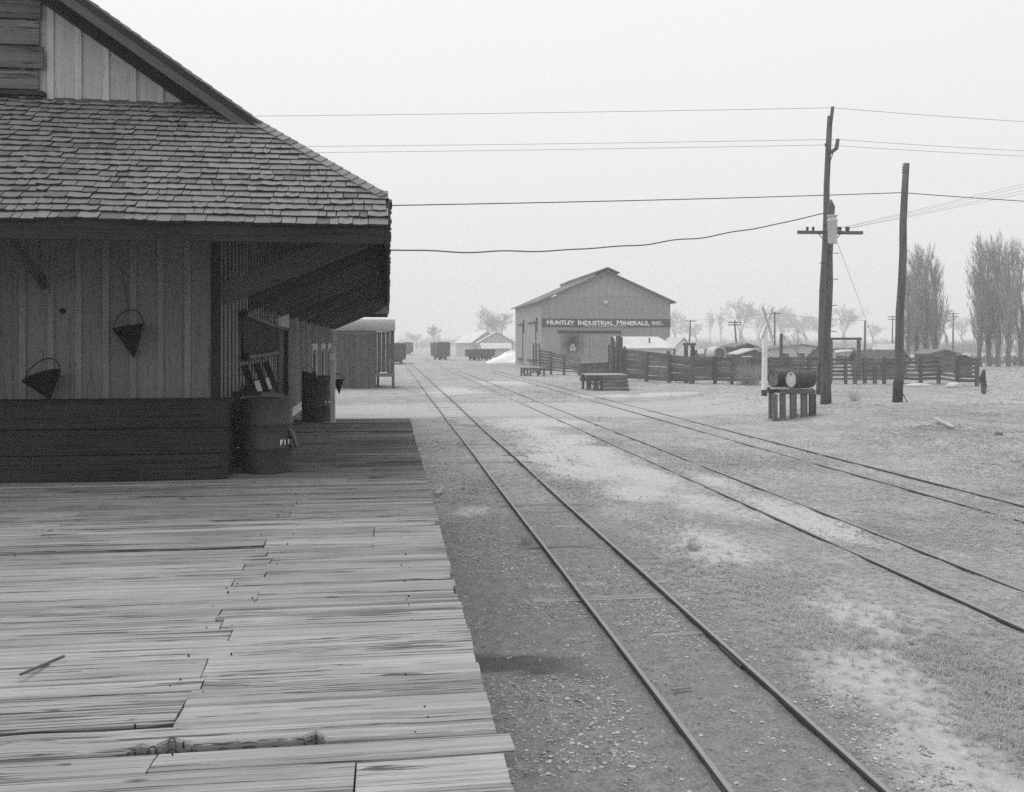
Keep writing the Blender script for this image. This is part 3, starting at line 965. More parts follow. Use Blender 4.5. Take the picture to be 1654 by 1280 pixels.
# ---------------------------------------------------------------- things on and around the depot platform
bin_ = thing('storage_bin', (-4, 10.75, DECK_Z), 'long low dark plank bin built against the depot end wall', 'bin')
bz = DECK_Z
for i, h in enumerate((.285, .29, .285)):
    board('board', (-7.0, 10.5, bz + h / 2 + .004), (-1.80 - (.006 if i == 0 else 0), 10.5 + RNG.uniform(-.006, .004), bz + h / 2 + .002), .04, h - .010, M['binwood'], bin_, c=.006)
    bz += h
board('lid', (-7.0, 10.76, bz + .012), (-1.79, 10.76, bz + .012), .54, .03, M['binwood'], bin_)
abox('end_panel', (-1.86, 10.525, DECK_Z), (-1.82, 10.99, bz - .005), M['binwood'], bin_)
for x in (-2.4, -4.2, -6.2):
    abox('cleat', (x - .04, 10.525, DECK_Z + .002), (x + .04, 10.57, bz - .005), M['binwood'], bin_)

def drum_profile(r=.293, h=.88):
    p = [(0.001, .012), (r - .02, .012), (r - .012, 0), (r, .002), (r, .02)]
    for zc in (h * .34, h * .66):
        p += [(r, zc - .03), (r + .009, zc - .012), (r + .011, zc), (r + .009, zc + .012), (r, zc + .03)]
    p += [(r, h - .02), (r + .004, h - .012), (r + .004, h), (r - .008, h), (r - .010, h - .025)]
    return p
def wrap_text(s, r, ang0, zc, size, mat, parent, base, adv):
    # letters bent round the drum; ang0 is where the first letter starts, adv the angle per letter
    for i, ch in enumerate(s):
        me, co = text_data(ch, mat, .001, .035)
        wd = co[:, 0].max() - co[:, 0].min()
        u = (co[:, 0] - co[:, 0].min()) / wd * min(1, wd * 1.6) * size * .62
        th = ang0 + adv * i + u / r
        q = np.stack([np.cos(th) * (r + .001 + co[:, 2]), np.sin(th) * (r + .001 + co[:, 2]), zc + co[:, 1] * size], -1)
        me.vertices.foreach_set('co', q.ravel()); me.update()
        obj('letter', me, parent, base)
dp = Vector((-1.44, 11.02, DECK_Z + .004))
drum = thing('steel_drum', dp, 'dark steel drum lettered for fire beside the plank bin', 'drum', 'steel drums on the platform')
pb = Matrix.Translation(dp)
body = mobj('body', *lathe_data(drum_profile(), 40), M['steel'], drum, True, pb)
mobj('head', *lathe_data([(.001, .84), (.284, .842), (.286, .83)], 40), M['steel'], drum, False, pb)
vd = math.atan2(-dp.y, -dp.x)                       # direction from the drum towards the camera
wrap_text('FIRE', .293, vd + math.radians(30), .335, .085, M['lettering'], body, pb, math.radians(12))
wrap_text('F', .293, vd + math.radians(60), .445, .08, M['lettering'], body, pb, math.radians(15))
rt = Vector((CS, -SN, 0))
board('bracket', dp + rt * .285 + Vector((0, -.03, .50)), dp + rt * .365 + Vector((0, -.03, .29)), .14, .025, M['steel'], drum, up=rt)
ob = thing('wood_offcut', dp + Vector((.02, -.1, .885)), 'dark wood block lying on the drum beside the bin', 'block')
board('block', dp + Vector((-.06, -.08, .915)), dp + Vector((.2, -.05, .90)), .12, .06, M['shadewood'], ob)
board('board', dp + Vector((-.3, -.02, .888)), dp + Vector((.27, .04, .888)), .3, .016, M['shadewood'], ob)
board('board', dp + Vector((-.22, -.22, .888)), dp + Vector((.1, -.2, .888)), .11, .014, M['binwood'], ob)

skid = thing('wooden_skid', (-1.6, 13.4, DECK_Z), 'wooden skid with three dark runners leaning against the depot wall', 'skid')
for y in (12.45, 13.55, 14.6):
    board('runner', (-1.5, y, DECK_Z + .02), (-1.93, y, 2.46), .05, .09, M['binwood'], skid)
for (z, xx) in ((1.5, -1.66), (1.8, -1.76), (2.08, -1.85)):
    for (a, b_) in ((12.5, 13.5), (13.6, 14.55)):
        board('slat', (xx, a, z), (xx, b_, z), .03, .27, M['pale'], skid, up=Vector((-.31, 0, 1)))
crate = thing('tall_crate', (-1.72, 11.75, DECK_Z), 'narrow dark wooden crate standing between drum and depot wall', 'crate')
for i in range(4):
    z = DECK_Z + .12 + .235 * i
    board('board', (-1.93, 11.5, z), (-1.5, 11.5, z), .025, .22, M['binwood'], crate)
    board('board', (-1.49, 11.515, z), (-1.49, 12.1, z), .022, .22, M['binwood'], crate)
for (x, y) in ((-1.9, 11.53), (-1.53, 11.53), (-1.53, 12.08), (-1.9, 12.08)):
    board('corner_post', (x, y, DECK_Z), (x, y, DECK_Z + .93), .05, .05, M['binwood'], crate, up=(0, 1, 0))

# the rack of slats hung on the trackside wall
rack = thing('slatted_rack', (XW + .1, 14, 2.85), 'two round poles joined by dark slats hung along the depot wall', 'rack')
ta, tb = Vector((XW + .1, 12.3, 3.15)), Vector((XW + .1, 16.5, 3.02))
ba, bb = Vector((XW + .1, 12.45, 2.56)), Vector((XW + .1, 16.5, 2.6))
for nm, a, b_ in (('pole', ta, tb), ('pole', ba, bb)):
    tube(nm, [a, a.lerp(b_, .5) + Vector((0, 0, -.01)), b_], .034, M['fence'], rack, 10)
    V, Fc = lathe_data([(.001, -.06), (.045, -.05), (.055, 0), (.045, .05), (.001, .06)], 10)
    mobj('knob', V, Fc, M['iron'], rack, True, Matrix.Translation(a) @ Matrix.Rotation(math.radians(90), 4, 'X'))
for i in range(22):
    t = (i + .6) / 22.5
    a = ta.lerp(tb, t); b_ = ba.lerp(bb, t)
    board('slat', a + Vector((-.03, 0, 0)), b_ + Vector((-.03, 0, 0)), .13, .012, M['binwood'], rack, up=(1, 0, 0))

# cone buckets hung on the wall
def cone_bucket(rim, tip, r, label, handle_top, nail):
    rim, tip = Vector(rim), Vector(tip)
    t = thing('cone_bucket', tip, label, 'bucket', 'cone shaped fire buckets')
    L = (tip - rim).length
    V, Fc = lathe_data([(.004, 0), (r * .5, L * .5), (r, L), (r + .008, L + .004), (r + .008, L + .014), (r - .006, L + .008), (r * .5 - .004, L * .5), (.002, .012)], 28)
    m = frame(tip, rim, Vector((0, -1, 0)))
    m = Matrix.Translation(tip) @ (rim - tip).to_track_quat('Z', 'X').to_matrix().to_4x4()
    mobj('cone', V, Fc, M['iron'], t, True, m)
    s = Vector((1, 0, 0)); ax = (rim - tip).normalized(); s = (s - ax * s.dot(ax)).normalized()
    ht = Vector(handle_top)
    pts = []
    for i in range(13):
        a = math.pi * i / 12
        pts.append(rim + s * (r * math.cos(a)) + (ht - rim) * math.sin(a))
    tube('handle', pts, .006, M['iron'], t, 6)
    tube('hanging_wire', [ht, Vector(nail)], .004, M['iron'], t, 5)
    return t
def onwall(px, py, y):
    r = ray(px, py); k = y / r.y
    return Vector((r.x * k, y, CAMH + r.z * k))
cone_bucket(onwall(68, 609, 10.82), onwall(81, 646, 10.78), .20, 'black cone bucket resting just above the bin lid', onwall(70, 581, 10.95), onwall(69, 566, 11.02))
cone_bucket(onwall(207, 529, 10.84), onwall(217, 579, 10.88), .168, 'black cone bucket hanging by a wire high on the end wall', onwall(209, 501, 10.95), onwall(195, 430, 11.02))

# the far drum with its torn top, the post and its bucket
d2 = Vector((-1.40, 18.02, DECK_Z + .004))
drum2 = thing('steel_drum', d2, 'dark steel drum with a torn open top beside the platform post', 'drum', 'steel drums on the platform')
V, Fc = lathe_data(drum_profile(.293, .90)[:-3], 40)
vd2 = math.atan2(-d2.y, -d2.x)
V2 = []
for v in V:
    a = (math.atan2(v[1], v[0]) - vd2 + math.pi) % (2 * math.pi) - math.pi
    z = v[2]
    if z > .85:
        if -2.2 < a < -.1: z += .10 * math.sin((a + 2.2) / 2.1 * math.pi) ** .6
        elif -.1 <= a < .25: z -= .18 * (1 - abs(a - .07) / .18)
    V2.append((v[0], v[1], z))
pb2 = Matrix.Translation(d2)
body2 = mobj('body', V2, Fc, M['steel'], drum2, True, pb2)
wrap_text('FA', .293, vd2 + math.radians(32), .36, .075, M['lettering'], body2, pb2, math.radians(15))
tube('torn_flap', [d2 + Vector((-.05, -.295, .99)), d2 + Vector((.02, -.33, .85)), d2 + Vector((.0, -.31, .70))], [.035, .025, .004], M['steel'], drum2, 6)
tube('bail', [d2 + Vector((-.27, -.1, .92)), d2 + Vector((-.26, -.08, 1.05)), d2 + Vector((-.16, .0, 1.1)), d2 + Vector((-.08, .1, 1.0))], .006, M['iron'], drum2, 5)
post = thing('wooden_post', (-1.07, 17.6, DECK_Z), 'pale square post standing at the end of the platform', 'post')
board('shaft', (-1.07, 17.6, DECK_Z), (-1.075, 17.6, 2.68), .095, .095, M['pale'], post, up=(0, 1, 0), c=.008)
abox('notice', (-1.125, 17.546, 2.42), (-1.035, 17.551, 2.54), M['white'], post)
cone_bucket((-.965, 17.72, 2.04), (-.955, 17.72, 1.76), .1, 'small dark bucket hung on the far side of the platform post', (-.965, 17.70, 2.16), (-1.02, 17.63, 2.2))

# ---------------------------------------------------------------- the plank shed beyond the depot
def onY(px, py, y):
    r = ray(px, py); k = y / r.y
    return Vector((r.x * k, y, CAMH + r.z * k))
shed = thing('plank_shed', (-4, 57, 0), 'dark vertical plank shed beyond the depot with a raised loading bay', 'shed')
YS = 55.2
x = -.82; i = 0
while x > -7.5:
    wd = RNG.uniform(.26, .46)
    board('board', (x - wd / 2, YS + RNG.uniform(-.02, .02), -.05), (x - wd / 2, YS, 3.5 + RNG.uniform(-.03, .03)), wd - .02, .035, M['shed'], shed, up=(0, -1, 0))
    x -= wd
abox('side_wall', (-.9, YS + .03, -.05), (-.84, YS + 5, 3.5), M['shed'], shed)
abox('back_wall', (-7.5, YS + 5, -.05), (-.84, YS + 5.06, 4.2), M['shed'], shed)
slab('roof', [(-7.8, YS - .35, 3.42), (-3.45, YS - .35, 3.42), (-3.45, YS + 5.4, 4.5), (-7.8, YS + 5.4, 4.5)], .06, M['housewall'], shed)
abox('fascia', (-7.8, YS - .40, 3.30), (-.62, YS - .355, 3.43), M['shed'], shed)
bay = thing('loading_bay', (-.3, 56, 0), 'small raised plank bay on posts attached beside the shed', 'loading bay')
x = .33
while x > -.8:
    wd = .26
    board('board', (x - wd / 2, YS + .5, 1.0), (x - wd / 2, YS + .5, 3.5 + RNG.uniform(-.04, .0)), wd - .015, .035, M['shed'], bay, up=(0, -1, 0))
    x -= wd
abox('side_wall', (.29, YS + .52, 1.0), (.33, YS + 3.5, 3.5), M['shed'], bay)
abox('floor', (-.83, YS + .05, .72), (.36, YS + 3.6, .92), M['fence'], bay)
for (x, y) in ((.26, YS + .15), (.26, YS + 3.4), (-.7, YS + 3.4)):
    abox('post', (x - .08, y, -.1), (x + .08, y + .16, .718), M['fencedark'], bay)
V, Fc = [], []
for i in range(7):                                   # pale rounded hood running along the eaves
    a = math.pi / 2 * i / 6
    for xx in (-3.4, .38): V.append((xx, YS + .25 + .6 * (1 - math.cos(a)), 3.52 + .72 * math.sin(a)))
for xx in (-3.4, .38): V.append((xx, YS + 3.6, 4.24))
for xx in (-3.4, .38): V.append((xx, YS + 3.6, 3.52))
for i in range(8): Fc.append((2 * i, 2 * i + 1, 2 * i + 3, 2 * i + 2))
Fc.append(tuple(range(0, 18, 2))); Fc.append(tuple(range(17, 0, -2)))
mobj('hood', V, Fc, M['hood'], bay)
abox('notice', (-.55, YS + .04, .925), (-.1, YS + .3, 1.0), M['white'], bay)

# ---------------------------------------------------------------- freight cars
def freight_car(loc, rot, L, W, H, label, boxcar):
    t = thing('freight_car', loc, label, 'freight car', 'freight cars standing at the far end of the yard')
    R = Matrix.Translation(Vector(loc)) @ Matrix.Rotation(rot, 4, 'Z')
    def bx(nm, lo, hi, mat, par=t):
        lo, hi = Vector(lo), Vector(hi); d = hi - lo
        return obj(nm, box_mesh(d.x, d.y, d.z, mat, .01), par, R @ Matrix.Translation((lo + hi) / 2))
    bx('underframe', (-W / 2 + .15, -L / 2, .62), (W / 2 - .15, L / 2, .8), M['black'])
    if boxcar:
        b_ = bx('body', (-W / 2, -L / 2, .8), (W / 2, L / 2, H - .15), M['carwood'])
        prf = [(-W / 2 - .1, H - .15), (W / 2 + .1, H - .15), (W / 2 + .1, H - .08), (0, H + .12), (-W / 2 - .1, H - .08)]
        V = [(p[0], -L / 2 - .1, p[1]) for p in prf] + [(p[0], L / 2 + .1, p[1]) for p in prf]
        mobj('roof', V, [(0, 1, 2, 3, 4), (9, 8, 7, 6, 5)] + [(i, 5 + i, 5 + (i + 1) % 5, (i + 1) % 5) for i in range(5)], M['junk'], t, False, R)
        bx('door', (-W / 2 - .05, -.7, .85), (-W / 2 - .004, .7, H - .3), M['black'])
        bx('ladder', (W / 2 - .45, -L / 2 - .04, .9), (W / 2 - .4, -L / 2 - .005, H - .2), M['black'])
        bx('ladder', (W / 2 - .15, -L / 2 - .04, .9), (W / 2 - .1, -L / 2 - .005, H - .2), M['black'])
    else:
        bx('floor', (-W / 2, -L / 2, .8), (W / 2, L / 2, .88), M['carwood'])
        for s in (-1, 1):
            for i in range(3):
                z = .9 + i * (H - .9) / 3; z2 = z + (H - .9) / 3 - .015
                bx('side_plank', (s * (W / 2 - .04) - .03, -L / 2, z), (s * (W / 2 - .04) + .03, L / 2, z2), M['carwood'])
                bx('end_plank', (-W / 2 + .08, s * (L / 2 - .03) - .03, z), (W / 2 - .08, s * (L / 2 - .03) + .03, z2), M['carwood'])
            for q in (-.8, -.27, .27, .8):
                bx('stake', (s * (W / 2 + .04) - .04, q * L / 2 - .05, .75), (s * (W / 2 + .04) + .035, q * L / 2 + .05, H), M['black'])
    for yy in (-L / 2 + 1.2, L / 2 - 1.2):
        tr = bx('truck', (-.62, yy - .75, .3), (.62, yy + .75, .55), M['black'])
        for dy in (-.55, .55):
            for sx in (-.48, .48):
                V, Fc = lathe_data([(.001, -.05), (.33, -.05), (.36, -.05), (.33, .05), (.001, .05)], 14)
                mobj('wheel', V, Fc, M['black'], tr, False, R @ Matrix.Translation((sx, yy + dy, .36)) @ Matrix.Rotation(math.radians(90), 4, 'Y'))
    for s in (-1, 1): bx('coupler', (-.1, s * L / 2 - .2, .6), (.1, s * (L / 2 + .35) , .78), M['black'])
def gl(px, D):
    p = PD(px, HY, D); return Vector((p.x, p.y, G(p.x, p.y)))
freight_car(gl(641.5, 122), .02, 8, 2.1, 2.75, 'dark wooden freight car standing just past the plank shed', True)
freight_car(gl(711, 150), .10, 7.5, 2.15, 2.95, 'boxcar standing alone on the middle track below a bare tree', True)
freight_car(gl(776, 146), -.62, 6.2, 2.1, 1.8, 'low open gondola car standing in front of the white mineral heap', False)
freight_car(gl(657.5, 215), .05, 8, 2.3, 3.0, 'faint boxcar standing deep in the haze behind the other cars', True)

# ---------------------------------------------------------------- houses and the white heap
def house(name, loc, rot, w_, d, hw, hr, wm, rm, label, cat, group=None, over=.35, win=1, door=True):
    t = thing(name, loc, label, cat, group)
    R = Matrix.Translation(Vector(loc)) @ Matrix.Rotation(rot, 4, 'Z')
    pr = [(-w_ / 2, -.1), (w_ / 2, -.1), (w_ / 2, hw), (0, hw + hr), (-w_ / 2, hw)]
    V = [(p[0], -d / 2, p[1]) for p in pr] + [(p[0], d / 2, p[1]) for p in pr]
    mobj('wall', V, [(0, 1, 2, 3, 4), (9, 8, 7, 6, 5)] + [(i, 5 + i, 5 + (i + 1) % 5, (i + 1) % 5) for i in (0, 1, 4)], wm, t, False, R)
    sl2 = hr / (w_ / 2); e = w_ / 2 + over
    for s in (-1, 1):
        V = []
        for (x, z) in ((0, hw + hr + .02), (s * e, hw - over * sl2 + .02), (s * e, hw - over * sl2 + .12), (0, hw + hr + .14)):
            V += [(x, -d / 2 - over, z), (x, d / 2 + over, z)]
        mobj('roof', V, [(0, 2, 3, 1), (2, 4, 5, 3), (4, 6, 7, 5), (6, 0, 1, 7), (0, 6, 4, 2), (1, 3, 5, 7)], rm, t, False, R)
    if door:
        me = box_mesh(.9, .06, 2.0, M['shadewood'], .01); obj('door', me, t, R @ Matrix.Translation((w_ * .2, -d / 2 - .03, 1.0)))
    for k in range(win):
        wn = obj('window', box_mesh(.9, .05, 1.0, M['glass'], .01), t, R @ Matrix.Translation((-w_ * .25 + k * w_ * .24 - (k * .02), -d / 2 - .026, hw * .55)))
        for dz in (-.55, .55): obj('frame', box_mesh(1.1, .08, .1, M['white'], .01), wn, R @ Matrix.Translation((-w_ * .25 + k * w_ * .24 - (k * .02), -d / 2 - .04, hw * .55 + dz)))
    return t
house('house', gl(772, 190), .35, 6.5, 8, 3.0, 2.2, M['housewall'], M['roofpale'], 'pale gabled house behind the house with the white verge', 'house', 'houses beyond the yard')
house('house', gl(800, 180), -.05, 6.8, 8, 3.0, 2.0, M['housewall'], M['roofpale'], 'pale gabled house with a white roof behind the low white shed', 'house', 'houses beyond the yard')
house('low_shed', gl(800.5, 170), 1.57, 3.0, 5.2, 1.9, .8, M['housewall'], M['roofpale'], 'low shed with a bright white roof in front of the pale houses', 'shed', win=0)

def mound(name, c, rx, ry, h, mat, label, cat, seed):
    r = np.random.default_rng(seed); n = 28; m_ = 10
    V = []; Fc = []
    for j in range(m_ + 1):
        q = j / m_
        for i in range(n):
            a = 2 * math.pi * i / n
            k = 1 + .16 * math.sin(a * 3 + seed) + .1 * math.sin(a * 5 + 2)
            z = h * (1 - q) ** .85 * (1 + .12 * math.sin(a * 4 + q * 6)) + r.normal(0, .03) * h
            V.append((rx * q * k * math.cos(a), ry * q * k * math.sin(a), max(z, 0) - (.15 if j == m_ else 0)))
    for j in range(m_):
        for i in range(n): Fc.append((j * n + i, (j + 1) * n + i, (j + 1) * n + (i + 1) % n, j * n + (i + 1) % n))
    return tag(mobj(name, V, Fc, mat, None, True, Matrix.Translation(c)), label, cat)
mound('mineral_heap', gl(826, 128), 3.6, 3.0, 1.75, M['talc'], 'bright white heap of mineral beside the warehouse side wall', 'heap', 3)

# ---------------------------------------------------------------- the warehouse
XA, XB, YA, YB = 16.35, 30.75, 95.7, 116.0
ZEV, ZPK = 7.4, 10.55
XM = (XA + XB) / 2
def wz(x): return ZEV + (ZPK - ZEV) * (1 - abs(x - XM) / (XM - XA))
wh = thing('warehouse', (XM, 105, 0), 'large grey gabled sheet iron warehouse with a lettered sign across its front', 'warehouse')
n = 18
for i in range(n):
    a = XA + (XB - XA) * i / n; b_ = XA + (XB - XA) * (i + 1) / n
    yo = RNG.uniform(-.006, .006)
    prism('sheet', [(a + .002, -.2), (b_ - .002, -.2), (b_ - .002, 7.9 if wz(a) > 7.9 and wz(b_) > 7.9 else min(wz(b_), 7.9)), (a + .002, 7.9 if wz(a) > 7.9 and wz(b_) > 7.9 else min(wz(a), 7.9))], 1, YA + yo, YA + .05, M['sheet'], wh)
    if wz(a) > 7.9 and wz(b_) > 7.9:
        prism('sheet', [(a + .006, 7.91), (b_ - .006, 7.91), (b_ - .006, wz(b_)), (a + .006, wz(a))], 1, YA + yo - .015, YA + .05, M['sheet'], wh)
for i in range(20):
    a = YA + .06 + (YB - YA - .06) * i / 20; b_ = YA + .06 + (YB - YA - .06) * (i + 1) / 20
    abox('sheet', (XA + RNG.uniform(-.01, .01), a + .006, -.2), (XA + .05, b_ - .006, ZEV), M['sheet'], wh)
abox('side_wall', (XB - .05, YA + .06, -.2), (XB, YB, ZEV), M['sheet'], wh)
abox('back_wall', (XA + .06, YB - .05, -.2), (XB - .06, YB, ZEV), M['sheet'], wh)
sw = (ZPK - ZEV) / (XM - XA)
ro = slab('roof', [(XM, YA - .6, ZPK + .12), (XA - .5, YA - .6, ZEV - .5 * sw + .12), (XA - .5, YB + .5, ZEV - .5 * sw + .12), (XM, YB + .5, ZPK + .12)], .14, M['junk'], wh)
slab('roof', [(XM, YA - .6, ZPK + .12), (XB + .5, YA - .6, ZEV - .5 * sw + .12), (XB + .5, YB + .5, ZEV - .5 * sw + .12), (XM, YB + .5, ZPK + .12)], .14, M['junk'], wh)
for s in (-1, 1):
    slab('ridge_vent', [(XM, YA - .62, ZPK + .5), (XM + s * 1.35, YA - .62, ZPK + .5 - 1.35 * sw), (XM + s * 1.35, YB + .3, ZPK + .5 - 1.35 * sw), (XM, YB + .3, ZPK + .5)], .10, M['junk'], ro)
    abox('vent_side', (XM + s * 1.2 - .04, YA + .3, ZPK - 1.2 * sw + .13), (XM + s * 1.2 + .04, YB, ZPK - 1.2 * sw + .39), M['sheet'], ro)
# sliding doors with the burn mark
t0, t1 = onY(902, 536, YA - .1), onY(1003, 537, YA - .1)
board('door_rail', (t0.x, YA - .12, t0.z), (t1.x, YA - .12, t0.z - .05), .12, .28, M['black'], wh)
xm = onY(953, 560, YA - .1).x
zd = t0.z - .2
xl, xr = onY(906, 560, YA).x, onY(1001, 560, YA).x
SOOT_C = ((xl + xm - .03) / 2, (.1 + zd) / 2)
dl = abox('sliding_door', (xl, YA - .09, .1), (xm - .03, YA - .03, zd), M['soot'], wh)
dl['label'] = 'sliding door leaf with a dark burn mark'
abox('sliding_door', (xm + .03, YA - .085, .1), (xr, YA - .03, zd), M['sheet'], wh)
hp = onY(925, 562, YA - .1)
pr_ = [(-.30, -.35), (.0, -.28), (.28, -.38), (.34, -.02), (.22, .2), (.05, .46), (-.16, .3), (-.34, .05)]
patch = prism('door_patch', [(hp.x + a, hp.z + c) for a, c in pr_], 1, YA - .11, YA - .094, M['roofpale'], dl)
V, Fc = lathe_data([(.001, 0), (.11, 0)], 12)
mobj('patch_hole', V, Fc, M['black'], patch, False, Matrix.Translation((hp.x, YA - .113, hp.z + .05)) @ Matrix.Rotation(math.radians(90), 4, 'X'))
nd_ = M['soot'].node_tree.nodes['burn_centre']
nd_.inputs[1].default_value = ((hp.x - SOOT_C[0]) * .55, 0, (hp.z + .55 - SOOT_C[1]) * .42)
for (px0, px1) in ((838.5, 845), (854.5, 866)):       # tall loading hoists on the side wall
    ya = XA / ray(px1, 560).x * ray(px1, 560).y; yb2 = XA / ray(px0, 560).x * ray(px0, 560).y
    dd = abox('side_door', (XA - .06, ya, .9), (XA - .012, yb2, 5.0), M['sheet'], wh)
    abox('door_rail', (XA - .16, ya - 1.2, 5.0), (XA - .062, yb2 + .3, 5.2), M['black'], dd)
    abox('door_jamb', (XA - .1, ya - .06, .9), (XA - .062, ya + .12, 4.98), M['black'], dd)
    abox('sill', (XA - .25, ya, .7), (XA - .062, yb2, .88), M['black'], dd)
    abox('bracket', (XA - .2, ya - 1.1, 4.0), (XA - .06, ya - 1.0, 5.6), M['black'], dd)
lp = onY(978, 488, YA - .1)
lampo = abox('gable_lamp', (lp.x - .25, YA - .35, lp.z - .2), (lp.x + .25, YA - .04, lp.z + .15), M['zinc'], wh, .05)
# the sign
s0, s1 = onY(874.5, 515, YA - .06), onY(1081.5, 528.5, YA - .06)
s0.x = XA + .01
zt, zb_ = s0.z, onY(874.5, 528.3, YA - .06).z
sg = thing('warehouse_sign', (XM, YA - .1, zb_), 'long dark sign board lettered in white across the warehouse front', 'sign')
abox('panel', (XA + .01, YA - .075, zb_), (XB - .01, YA - .022, zt), M['signboard'], sg)
def sign_word(s, x0, x1, zbase, hgt, small, depth=.01, bold=.03):
    me, co = text_data(s, M['lettering'], depth, bold, small)
    a, b_ = co[:, 0].min(), co[:, 0].max(); c0 = 0.0; c1 = co[:, 1].max()
    q = np.stack([x0 + (co[:, 0] - a) / (b_ - a) * (x1 - x0), np.full(len(co), YA - .088) - co[:, 2], zbase + co[:, 1] / c1 * hgt], -1)
    me.vertices.foreach_set('co', (q - np.array([x0, YA - .09, zbase])).ravel()); me.update()
    obj('lettering', me, sg, Matrix.Translation((x0, YA - .09, zbase)))
def sx(px): return onY(px, 522, YA - .08).x
hh = zt - zb_
sign_word('Huntley', sx(883.4), sx(928), zb_ + hh * .29, hh * .58, True)
sign_word('Industrial', sx(933.6), sx(991), zb_ + hh * .27, hh * .58, True)
sign_word('Minerals,', sx(996), sx(1049), zb_ + hh * .25, hh * .58, True)
sign_word('INC.', sx(1053), sx(1071), zb_ + hh * .38, hh * .34, False)
abox('lettering', (sx(1053), YA - .095, zb_ + hh * .26), (sx(1071), YA - .078, zb_ + hh * .31), M['lettering'], sg, .001)
sign_word('MILL and WAREHOUSE No. 2', sx(944), sx(1011), zb_ + hh * .05, hh * .15, False, .005, .01)

# the white lean-to by the fence
lt = thing('white_lean_to', (24, 86, 0), 'low white building with a pale sloping roof in front of the warehouse', 'building')
a, b_ = onY(1006, 562, 84.0), onY(1089, 562, 84.0)
abox('wall', (a.x + .2, 84.3, -.1), (b_.x, 89, a.z), M['white'], lt)
slab('roof', [(a.x, 83.9, a.z - .02), (b_.x + .2, 83.9, a.z - .02), (b_.x - .2, 88.6, onY(1050, 544, 88.6).z), (a.x, 88.6, onY(1050, 544, 88.6).z)], .1, M['roofpale'], lt)
tube('stovepipe', [(onY(1049, 556, 86).x, 86, 2.4), (onY(1049, 556, 86).x, 86, 3.3)], .09, M['junk'], lt)
abox('window', (onY(1077, 570, 84.2).x, 84.26, .9), (onY(1083, 570, 84.2).x, 84.296, 2.0), M['glass'], lt)
house('white_shed', (onY(1097, 570, 85).x, 86, 0), .1, 1.5, 3.4, 2.5, .75, M['white'], M['roofpale'], 'small white gabled shed at the end of the low white building', 'shed', over=.18, win=0, door=False)

# ---------------------------------------------------------------- stock pens: fences, chutes and timber platforms
def fence_run(name, label, pts, tops, nrows, group, gapv=.02, postw=.2, lean=0, thick=.05, post_extra=.03, bottom=.12, short=()):
    base = pts[0].lerp(pts[-1], .5)
    t = thing(name, base, label, 'fence', group)
    dirv = (pts[-1] - pts[0]).normalized()
    back = Vector((-dirv.y, dirv.x, 0)) * .11
    if back.y < 0: back = -back
    for i, p in enumerate(pts):
        sh = .62 if i in short else 1
        board('post', p + Vector((0, 0, -.2)), p + Vector((RNG.uniform(-.03, .03), 0, tops[i] * sh + post_extra + RNG.uniform(-.05, .08))), postw * RNG.uniform(.85, 1.15), postw, M['fencedark'], t, up=(0, 1, 0), c=.02)
    for i in range(len(pts) - 1):
        for k in range(nrows):
            f0 = bottom + (1 - bottom) * k / nrows
            h = (tops[i] * (1 - bottom) / nrows)
            a = pts[i] + back + Vector((0, 0, tops[i] * f0 + h / 2 + RNG.uniform(-.02, .02)))
            b2 = pts[i + 1] + back + Vector((0, 0, tops[i + 1] * f0 + h / 2 + RNG.uniform(-.025, .025)))
            board('rail', a - dirv * .05, b2 + dirv * .05, thick, h - gapv - RNG.uniform(0, gapv * 1.3), M['fence'], t, c=.008)
    return t
fpx = [1117, 1155, 1182, 1216, 1245, 1276, 1307, 1340]
pts = [PG(x, 620.5) for x in fpx]
fence_run('corral_fence', 'weathered close boarded corral fence behind the crossing sign', pts, [1.82] * len(pts), 7, 'stock pen fences', gapv=.006)
fpx = [1340.5, 1366, 1381, 1397, 1413, 1428, 1456]
pts = [PG(x, 620.5) for x in fpx]
fence_run('corral_fence', 'gappy corral fence with short posts between the utility poles', pts, [1.80] * len(pts), 6, 'stock pen fences', gapv=.06, short=(2, 4))
fpx = [1457, 1487, 1516, 1546, 1578]
pts = [PG(x, 621) for x in fpx]
fence_run('corral_fence', 'corral fence whose end post stands behind the charred stump', pts, [1.86] * len(pts), 6, 'stock pen fences', gapv=.05, short=(2,))
fpx = [1009, 1044, 1081, 1116]
fb = [615, 617, 619, 620.5]
pts = [PG(x, y) for x, y in zip(fpx, fb)]
tops = [(fb[i] - (565, 568.5, 573, 577)[i]) / F * (CAMH * F / (fb[i] - HY)) for i in range(4)]
fence_run('chute_fence', 'boarded chute side sloping down from the tall gate to the corral', pts, tops, 6, 'stock pen fences', gapv=.014, postw=.24, bottom=.06)
# cattle chute beside the warehouse doors
fpx = [872, 890, 911, 935]
pts = [PG(x, y) for x, y in zip(fpx, (604, 606, 607, 607))]
tops = [(y - yt) / F * (CAMH * F / (y - HY)) for y, yt in zip((604, 606, 607, 607), (565, 569, 573, 579))]
fence_run('chute_fence', 'slatted chute side sloping down in front of the burnt warehouse door', pts, tops, 7, 'stock pen fences', gapv=.06, postw=.2, bottom=.12)
gt = thing('chute_gate', PG(866, 603), 'three tall narrow planks standing at the head of the slatted chute', 'gate')
for px, yt in ((861.5, 554), (866, 555), (870.5, 554)):
    p = PG(px, 603); D = CAMH * F / (603 - HY)
    board('plank', p, p + Vector((.02, 0, (603 - yt) / F * D)), .14, .1, M['fencedark'], gt, up=(0, 1, 0))
for z in (1.2, 2.0): board('cross_bar', PG(860, 603) + Vector((0, .1, z)), PG(872, 603) + Vector((0, .1, z)), .05, .12, M['fencedark'], gt)

